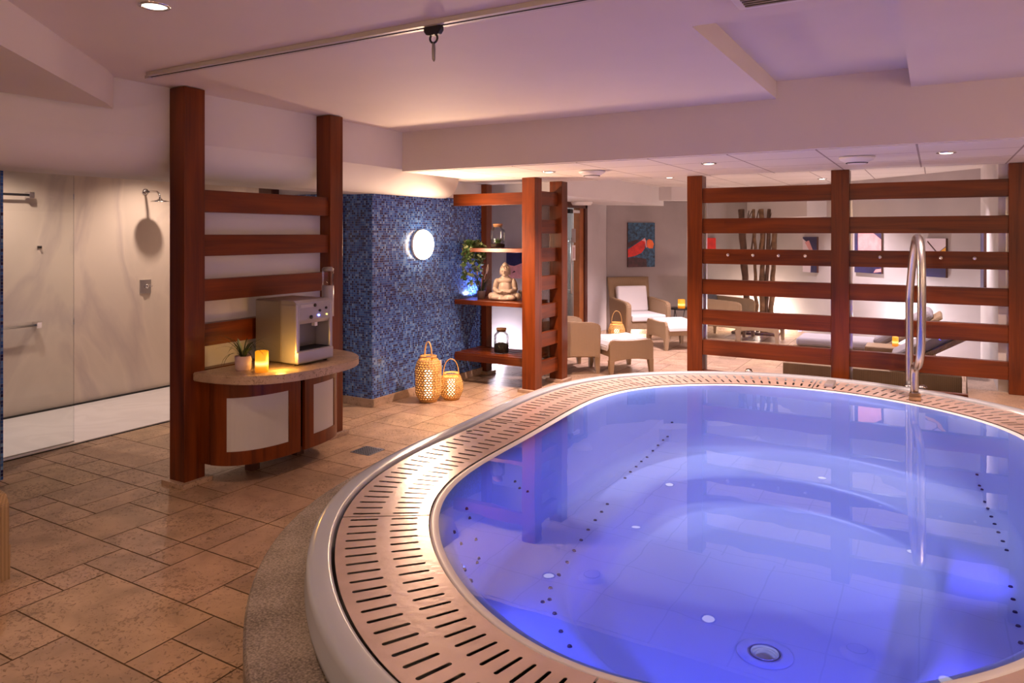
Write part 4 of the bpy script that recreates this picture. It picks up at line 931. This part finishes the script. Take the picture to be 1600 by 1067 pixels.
def armchair(loc, rz, label, cm='cush', wk='wicker', back_l=1.0):
    """faces +x; origin at the footprint centre"""
    o = empty('wicker_armchair', loc, label, 'armchair', rz=rz); W, D = 0.72, 0.68
    for s in (-1, 1):
        y = s * (W / 2 - 0.04)
        prof = [(-D / 2 + 0.04, 0.17), (-D / 2 - 0.02, 0.60), (-D / 2 + 0.05, 0.615), (0.0, 0.60), (D / 2 - 0.08, 0.585), (D / 2 - 0.02, 0.565), (D / 2, 0.53), (D / 2 - 0.01, 0.17), (D / 2 - 0.1, 0.19), (0, 0.20), (-D / 2 + 0.12, 0.19)]
        MB(wk).prism(prof, y - 0.04, y + 0.04, axis=1, bev=0.012).build('arm', o)
    MB(wk).box((-D / 2 + 0.03, -W / 2 + 0.07, 0.19), (D / 2 - 0.015, W / 2 - 0.07, 0.30), bev=0.01).build('seat_frame', o)
    # flared, slanted back
    t = bmesh.new(); rows = []; nz, ny = 8, 12
    for th_ in (0, 1):
        for j in range(nz + 1):
            z = 0.2 + (0.92 * back_l - 0.2) * j / nz; wd = (W / 2 - 0.02) * (0.96 + 0.10 * max(0, j / nz - 0.4)); row = []
            for i in range(ny + 1):
                yy = -wd + 2 * wd * i / ny; x = -D / 2 + 0.05 - 0.13 * (j / nz) ** 1.3 - 0.05 * (1 - (yy / wd) ** 2) - 0.045 * th_
                row.append(t.verts.new((x, yy, z)))
            rows.append(row)
    h_ = nz + 1
    for q in (0, 1):
        for j in range(nz):
            for i in range(ny): t.faces.new((rows[q * h_ + j][i], rows[q * h_ + j][i + 1], rows[q * h_ + j + 1][i + 1], rows[q * h_ + j + 1][i]))
    for j in range(nz):
        for i in (0, ny): t.faces.new((rows[j][i], rows[j + 1][i], rows[h_ + j + 1][i], rows[h_ + j][i]))
    for i in range(ny):
        for j in (0, nz): t.faces.new((rows[j][i], rows[j][i + 1], rows[h_ + j][i + 1], rows[h_ + j][i]))
    bmesh.ops.recalc_face_normals(t, faces=t.faces); b = MB(wk); b._add(t, 0, None, True); b.build('backrest', o)
    for sx in (-1, 1):
        for sy in (-1, 1): leg(o, sx * (D / 2 - 0.045), sy * (W / 2 - 0.04), 0.20, 0.034, 0.02, sx * 0.01, sy * 0.005, wk)
    c = MB(cm); cushion(c, (-D / 2 + 0.06, -W / 2 + 0.085, 0.30), (D / 2 + 0.01, W / 2 - 0.085, 0.40), 0.025); c.build('seat_cushion', o)
    c = MB(cm); cushion(c, (-0.05, -0.25, 0), (0.05, 0.25, 0.40 * back_l), 0.03, mtx=Matrix.Translation((-0.245, 0, 0.395)) @ Matrix.Rotation(-0.20, 4, 'Y')); c.build('back_cushion', o)
    return o
ottoman((-4.02, 1.48, 0), 0.0, 'wicker ottoman with white cushion cut by the left edge', 0.62, 0.52, 0.40)
ottoman((-3.22, 8.08, 0), math.radians(49), 'nearest wicker ottoman with a white cushion behind the whirlpool', 0.56, 0.58, 0.39)
armchair((-3.80, 7.74, 0), math.radians(44), 'nearest wicker armchair, half hidden behind the short screen')
armchair((-3.91, 10.60, 0), math.radians(-45), 'wicker armchair with white cushions below the red boat picture')
ottoman((-3.20, 10.07, 0), math.radians(-45), 'wicker ottoman with white cushion in front of the far armchair', 0.60, 0.56, 0.39)
ottoman((-2.28, 11.36, 0), 0.0, 'wicker ottoman standing before the bare tree trunks', 0.62, 0.5, 0.34, 'cush_d')
armchair((-2.80, 11.45, 0), math.radians(-6), 'wicker armchair with dark grey cushion behind the left screen bay', 'cush_d', 'wicker', 0.95)

def lounger(loc, label, L, W, pivot, ang, cm='cush_g', bl=0.72, flat_cushion=True):
    o = empty('wicker_sun_lounger', loc, label, 'sun lounger')
    MB('wicker').box((0, 0, 0.0), (L, 0.05, 0.30), bev=0.008).build('side_panel', o); MB('wicker').box((0, W - 0.05, 0.0), (L, W, 0.30), bev=0.008).build('side_panel', o)
    MB('wicker').box((0.0, 0.05, 0.05), (0.05, W - 0.05, 0.30), bev=0.006).build('end_panel', o); MB('wicker').box((0.02, 0.05, 0.26), (L, W - 0.05, 0.295), bev=0.004).build('bed_panel', o)
    R_ = Matrix.Translation((pivot, 0, 0.30)) @ Matrix.Rotation(-ang, 4, 'Y')
    MB('wicker').box((0, 0.02, 0.0), (bl, W - 0.02, 0.045), bev=0.012, mtx=R_).build('backrest', o)
    c = MB(cm)
    if flat_cushion: cushion(c, (0.04, 0.05, 0.302), (pivot + 0.03, W - 0.05, 0.40), 0.035)
    cushion(c, (0.0, 0.05, 0.048), (bl - 0.06, W - 0.05, 0.155), 0.04, mtx=R_); c.build('cushion', o)
    return o
lounger((-1.335, 7.76, 0), 'nearest wicker sun lounger right behind the slatted screen', 1.55, 0.62, 1.03, math.radians(31), flat_cushion=False)
lounger((-1.44, 8.92, 0), 'farther wicker sun lounger with a flat grey cushion under the pictures', 1.45, 0.62, 0.92, math.radians(34))
t = tag(MB('wicker').box((-0.64, 8.50, 0), (-0.12, 8.82, 0.42), bev=0.01).build('wicker_side_table'), 'low square wicker table between the two sun loungers', 'side table')
candle((-0.36, 8.66, 0.42), 0.03, 0.10, 'small amber candle on the low wicker table')

def round_table():
    o = empty('side_table', (-3.46, 11.22, 0), 'small round dark table beside the far armchair', 'side table')
    MB('black').lathe([(0, 0.425), (0.20, 0.425), (0.205, 0.44), (0, 0.44)], 36).build('tabletop', o)
    for k in range(3):
        a = 2 * PI * k / 3 + 0.3; b = a + 0.9
        MB('black').tube([(0.17 * math.cos(a), 0.17 * math.sin(a), 0.43), (0.15 * math.cos((a + b) / 2), 0.15 * math.sin((a + b) / 2), 0.004), (0.17 * math.cos(b), 0.17 * math.sin(b), 0.43)], 0.007, 8).build('leg', o)
round_table()
candle((-3.43, 11.17, 0.44), 0.055, 0.14, 'amber pillar candle on the small round table')

def trunks():
    o = empty('bare_tree_trunks', (-2.42, 12.02, 0), 'group of bare tree trunks standing before the corner of the rest area', 'tree')
    r = random.Random(8)
    for dx, lean, rad, m in ((-0.20, -0.15, 0.070, 'bark_d'), (-0.05, -0.05, 0.035, 'bark'), (0.07, -0.02, 0.055, 'bark'), (0.14, 0.03, 0.040, 'bark_d'), (0.21, 0.10, 0.050, 'bark')):
        pts = []; rs = []
        for i in range(14):
            t_ = i / 13; pts.append((dx * 0.75 + lean * t_ + r.uniform(-.014, .014), 0.02 * math.sin(i) + r.uniform(-.012, .012), 2.0 * t_)); rs.append(rad * 0.72 * (1.1 - 0.15 * t_) * r.uniform(0.88, 1.12))
        MB(m).tube(pts, rs, 10).build('trunk', o)
    tw = MB('bark_d')
    for k in range(6):
        x = r.uniform(-.3, .15); tw.tube([(x, 0, 1.3), (x + r.uniform(-.1, .1), 0.0, 1.65), (x + r.uniform(-.2, .2), 0, 1.98)], [0.014, 0.010, 0.006], 6)
    tw.build('twigs', o)
    MB('bark_d').box((-0.42, -0.12, 0), (0.30, 0.12, 0.04), bev=0.01).build('base', o)
trunks()
light('POINT', 'tree_uplight', (-2.42, 12.30, 0.22), 60, (1.0, 0.78, 0.66), 0.05)
light('POINT', 'lounger_wall_uplight', (-0.55, 10.25, 0.5), 32, (0.95, 0.84, 0.92), 0.08)
light('POINT', 'picture_wall_fill', (-4.1, 11.0, 0.15), 14, (1.0, 0.76, 0.74), 0.08)  # added fill that lifts the grey wall; no lamp stands here

# ------------------------------------------------------------------ lamps and fittings
def fittings():
    o = empty('wall_lamp', (-4.5, 5.88, 1.495), 'round glowing wall lamp on the blue mosaic wall', 'wall lamp')
    MB('white').cyl((0, 0, 0), (0.03, 0, 0), 0.15, n=48).build('base', o)
    q = Matrix.Rotation(PI / 2, 4, 'Y')
    DIF = MB('e_wall').lathe([(0.148, 0.03), (0.148, 0.05), (0.135, 0.075), (0.09, 0.092), (0, 0.10)], 48, mtx=q).build('diffuser', o)
    for k_, (x, y, rz, lab) in enumerate(((3.5, 1.2, PI, 'added round fill lamp on the unseen right wall nearer the viewer'), (3.5, 4.6, PI, 'added round fill lamp on the unseen right wall beyond the pool'), (-1.2, -2.5, PI / 2, 'added round fill lamp, unseen behind the viewer on the left'), (1.6, -2.5, PI / 2, 'added round fill lamp, unseen behind the viewer on the right'))): dup(o, (x, y, 1.78), rz, lab)  # the copies are added housings for the out-of-view fill lights
    for i, (x, y) in enumerate(DOWN_MAIN[:1] + DOWN_MAIN[1:]):
        downlight(x, y, ZC, ['recessed downlight in the main ceiling at the upper left', 'added fill downlight in the main ceiling, unseen behind the viewer', 'added fill downlight out of view above the near end of the pool', 'added fill downlight out of view above the right side of the pool'][i])
    for i, (x, y) in enumerate(DOWN_BEAM): downlight(x, y, ZB, ['downlight in the tiled beam beside the shelf post', 'downlight in the tiled beam above the screen post', 'rightmost downlight in the tiled beam'][i])
    for i, (x, y) in enumerate(DOWN_LOUNGE): downlight(x, y, ZL, ['downlight in the rest area ceiling behind the left screen bay', 'downlight in the rest area ceiling near the grey wall', 'added fill downlight in the rest area ceiling over the loungers', 'added fill downlight in the rest area ceiling near the short screen'][i])
    for i, (y) in enumerate((3.05, 4.45, 1.9)):
        if i < 2: downlight(-6.35, y, 2.4, ['downlight in the shower ceiling near the glass pane', 'downlight in the shower ceiling before the shower head'][i])
    for x, y, z, lab in ((-2.69, 6.06, ZB, 'round smoke detector on the tiled beam, the left one'), (-0.50, 5.95, ZB, 'round smoke detector on the tiled beam, the right one')):
        s = empty('smoke_detector', (x, y, z), lab, 'smoke detector'); MB('white').lathe([(0.08, 0.0), (0.125, -0.004), (0.115, -0.022), (0.08, -0.042), (0.05, -0.058), (0, -0.06)], 32).build('housing', s)
        MB('slot').lathe([(0.076, -0.044), (0.076, -0.048), (0.070, -0.050)], 28, cap=False).build('vent_ring', s)
    s = empty('ceiling_lamp', (-4.29, 9.32, 2.06), 'flat round white ceiling lamp before the doorway', 'ceiling lamp'); MB('white').lathe([(0.15, 0.0), (0.15, -0.02), (0.13, -0.05), (0, -0.055)], 32).build('housing', s)
    # ceiling track
    s = empty('ceiling_track', (0, 0, 0), 'grey metal curtain track crossing the main ceiling', 'track')
    MB('track').box((-3.95, 2.57, ZC - 0.022), (2.5, 2.635, ZC), bev=0.002).build('rail', s); MB('slot').box((-3.95, 2.598, ZC - 0.024), (2.5, 2.606, ZC - 0.0215)).build('slot', s)
    MB('steel').box((-4.0, 2.595, ZC - 0.028), (-3.95, 2.615, ZC - 0.01)).build('end_stop', s)
    s = empty('hook_trolley', (-1.915, 2.602, ZC - 0.022), 'black trolley with ring and hanging strap on the ceiling track', 'hook')
    MB('black').prism([(-0.045, 0), (0.045, 0), (0.045, -0.02), (0.033, -0.036), (0.012, -0.038), (-0.012, -0.040), (-0.033, -0.036), (-0.045, -0.02)], -0.014, 0.014, axis=1, bev=0.002).build('trolley_body', s)
    MB('black').tube([(0.020 * math.cos(a), 0, -0.052 + 0.020 * math.sin(a)) for a in np.linspace(0, 2 * PI, 21)[:-1]], 0.005, 8, closed=True).build('ring', s)
    MB('silver').tube([(0, 0, -0.068), (0, 0, -0.075), (0, 0, -0.10), (0, 0, -0.145), (0.001, 0, -0.155)], [0.004, 0.010, 0.012, 0.010, 0.003], 8, flat=0.5).build('strap', s)
    # vent
    s = empty('air_vent', (-0.50, 2.72, ZC), 'rectangular slatted air vent in the main ceiling', 'vent')
    MB('white').box((-0.20, -0.34, -0.012), (0.20, 0.36, 0.0), bev=0.003).build('frame', s); v = MB('slot', 'silver')
    v.box((-0.165, -0.31, -0.0135), (0.165, 0.33, -0.012), 0)
    for k in range(22): v.box((-0.165, -0.30 + k * 0.0285, -0.019), (0.165, -0.288 + k * 0.0285, -0.0135), 1)
    v.build('louvres', s)
    # socket
    s = empty('wall_socket', (-4.5, 6.20, 0.235), 'white wall socket low on the mosaic wall behind the lanterns', 'socket')
    MB('white').box((0, -0.042, -0.042), (0.010, 0.042, 0.042), bev=0.003).build('plate', s); MB('stucco').cyl((0.009, 0, 0), (0.0105, 0, 0), 0.02).build('inset', s)
    # floor drain
    s = empty('floor_drain', (-3.62, 4.10, 0.0), 'square metal floor drain between the cabinet and the pool', 'drain')
    MB('steel').box((-0.09, -0.09, 0.0), (0.09, 0.09, 0.003)).build('frame', s); d = MB('slot')
    for i in range(7):
        for j in range(7): d.box((-0.075 + i * 0.0225, -0.075 + j * 0.0225, 0.0025), (-0.062 + i * 0.0225, -0.062 + j * 0.0225, 0.0036))
    d.build('grid', s)
def downlight(x, y, z, lab):
    o = empty('downlight', (x, y, z), lab, 'downlight')
    MB('chrome').lathe([(0.062, -0.001), (0.062, -0.006), (0.050, -0.008), (0.048, -0.002)], 28, cap=False).build('bezel', o)
    MB('e_down').lathe([(0, -0.012), (0.03, -0.010), (0.048, -0.004), (0.048, -0.0015)], 24).build('bulb', o)
fittings()

# ------------------------------------------------------------------ pictures
def pmat(name, c): return plain(name, c, 0.5)
def pictures():
    sea = plain('sea_paint', (0.02, 0.07, 0.13), 0.5, var=0.9, vscale=22); red = plain('red_paint', (0.62, 0.02, 0.01), 0.5, var=0.3, vscale=14); org = plain('orange_paint', (0.85, 0.16, 0.03), 0.5, var=0.2, vscale=10)
    drk = plain('dark_paint', (0.05, 0.012, 0.012), 0.5, var=0.6, vscale=20); pnk = plain('pink_paint', (0.70, 0.32, 0.33), 0.5, var=0.15, vscale=14); nav = plain('navy_paint', (0.025, 0.022, 0.09), 0.5, var=0.4, vscale=16)
    yel = plain('yellow_paint', (0.85, 0.42, 0.04), 0.5); wht = plain('pale_paint', (0.72, 0.62, 0.68), 0.5)
    def on_wall(p, q, px0, px1, z0, z1, label, shapes, base, mats):
        d = Vector((q[0] - p[0], q[1] - p[1])).normalized()
        def hit(px):
            yaw = math.radians(YAW); u = (px - 800) / F_PX; dx = -math.sin(yaw) + u * math.cos(yaw); dy = math.cos(yaw) + u * math.sin(yaw)
            # p + d*s = k*(dx,dy)
            det = dx * (-d.y) + d.x * dy; k = (p[0] * (-d.y) + d.x * p[1]) / det; return Vector((dx * k, dy * k))
        a, b = hit(px0), hit(px1); W = (b - a).length; rz = math.atan2((b - a).y, (b - a).x)
        o = empty('wall_picture', (a.x, a.y, z0), label, 'picture', rz=rz); H = z1 - z0
        mb = MB('door_d', base, *mats); mb.box((0, -0.03, 0), (W, 0.0, H), 0); mb.face([(0.0, -0.0305, 0), (W, -0.0305, 0), (W, -0.0305, H), (0, -0.0305, H)], 1)
        for k, (mi, pts) in enumerate(shapes): mb.face([(x * W, -0.031 - 0.0004 * k, y * H) for x, y in pts], mi + 2)
        mb.build('canvas', o)
    on_wall(A2, B2, 980, 1022, 1.075, 1.785, 'upright picture of a red boat bow on dark water, on the grey wall',
            [(1, [(0.0, 0.0), (0.7, 0.0), (0.68, 0.18), (0.3, 0.22), (0.0, 0.2)]), (0, [(0.0, 0.22), (0.25, 0.25), (0.5, 0.32), (0.62, 0.42), (0.64, 0.58), (0.55, 0.62), (0.3, 0.52), (0.0, 0.40)]), (1, [(0.0, 0.44), (0.2, 0.5), (0.45, 0.6), (0.3, 0.62), (0.0, 0.55)]),
             (2, [(0.70, 0.46), (0.78, 0.42), (0.92, 0.42), (0.96, 0.52), (0.90, 0.60), (0.78, 0.63), (0.70, 0.60)]), (3, [(0.5, 0.60), (0.62, 0.66), (0.66, 0.60), (0.70, 0.44), (0.66, 0.44), (0.62, 0.58)])], sea, (red, drk, org, pnk))
    on_wall(A2, B2, 1103, 1117, 1.34, 1.54, 'small bright red picture beside the screen post', [], red, (red,))
    on_wall(B2, C2, 1257, 1279, 1.02, 1.56, 'small picture of a white and blue hull behind the screen',
            [(0, [(0, 0), (0.55, 0), (0.62, 0.45), (0.45, 0.8), (0, 0.95)]), (1, [(0.15, 0.85), (0.45, 0.9), (0.75, 0.6), (0.68, 0.45), (0.5, 0.6), (0.35, 0.7)])], nav, (wht, pnk))
    on_wall(B2, C2, 1338, 1380, 1.07, 1.66, 'picture of pink ripples and a dark hull, left of the handrail',
            [(0, [(0.14, 0.3), (1, 0.30), (1, 0.78), (0.6, 0.98), (0.14, 1.0)]), (0, [(0.15, 0.14), (0.6, 0.22), (0.2, 0.2)]), (0, [(0.72, 0.02), (1, 0.05), (1, 0.12), (0.8, 0.1)])], nav, (pnk,))
    on_wall(B2, C2, 1449, 1481, 1.08, 1.55, 'picture with a yellow curve on a pale ground, right of the handrail',
            [(0, [(0, 0.55), (0.5, 0.58), (1, 0.80), (1, 1), (0, 1)]), (1, [(0.0, 0.52), (0.5, 0.56), (1, 0.78), (1, 0.66), (0.6, 0.5), (0.0, 0.44)]), (2, [(0.1, 0.9), (0.6, 0.6), (0.63, 0.63), (0.12, 0.94)])], nav, (wht, yel, drk))
    on_wall((-6.5, 8.3), (-4.5, 8.3), 793, 835, 1.02, 1.36, 'wide dark and pink seascape seen through the open shelves',
            [(0, [(0, 0), (1, 0), (1, 0.55), (0.6, 0.6), (0.3, 0.48), (0, 0.52)]), (1, [(0.2, 0.2), (0.35, 0.25), (0.3, 0.3)])], nav, (pnk, drk))
    o = empty('wall_picture', (0.45, 9.0, 1.0), 'picture seen edge-on on the white wall at the far right', 'picture')
    MB('door_d', nav).box((-0.025, -0.3, 0), (0, 0.3, 0.75), 0).face([(-0.0255, -0.3, 0), (-0.0255, 0.3, 0), (-0.0255, 0.3, 0.75), (-0.0255, -0.3, 0.75)], 1).build('canvas', o)
pictures()
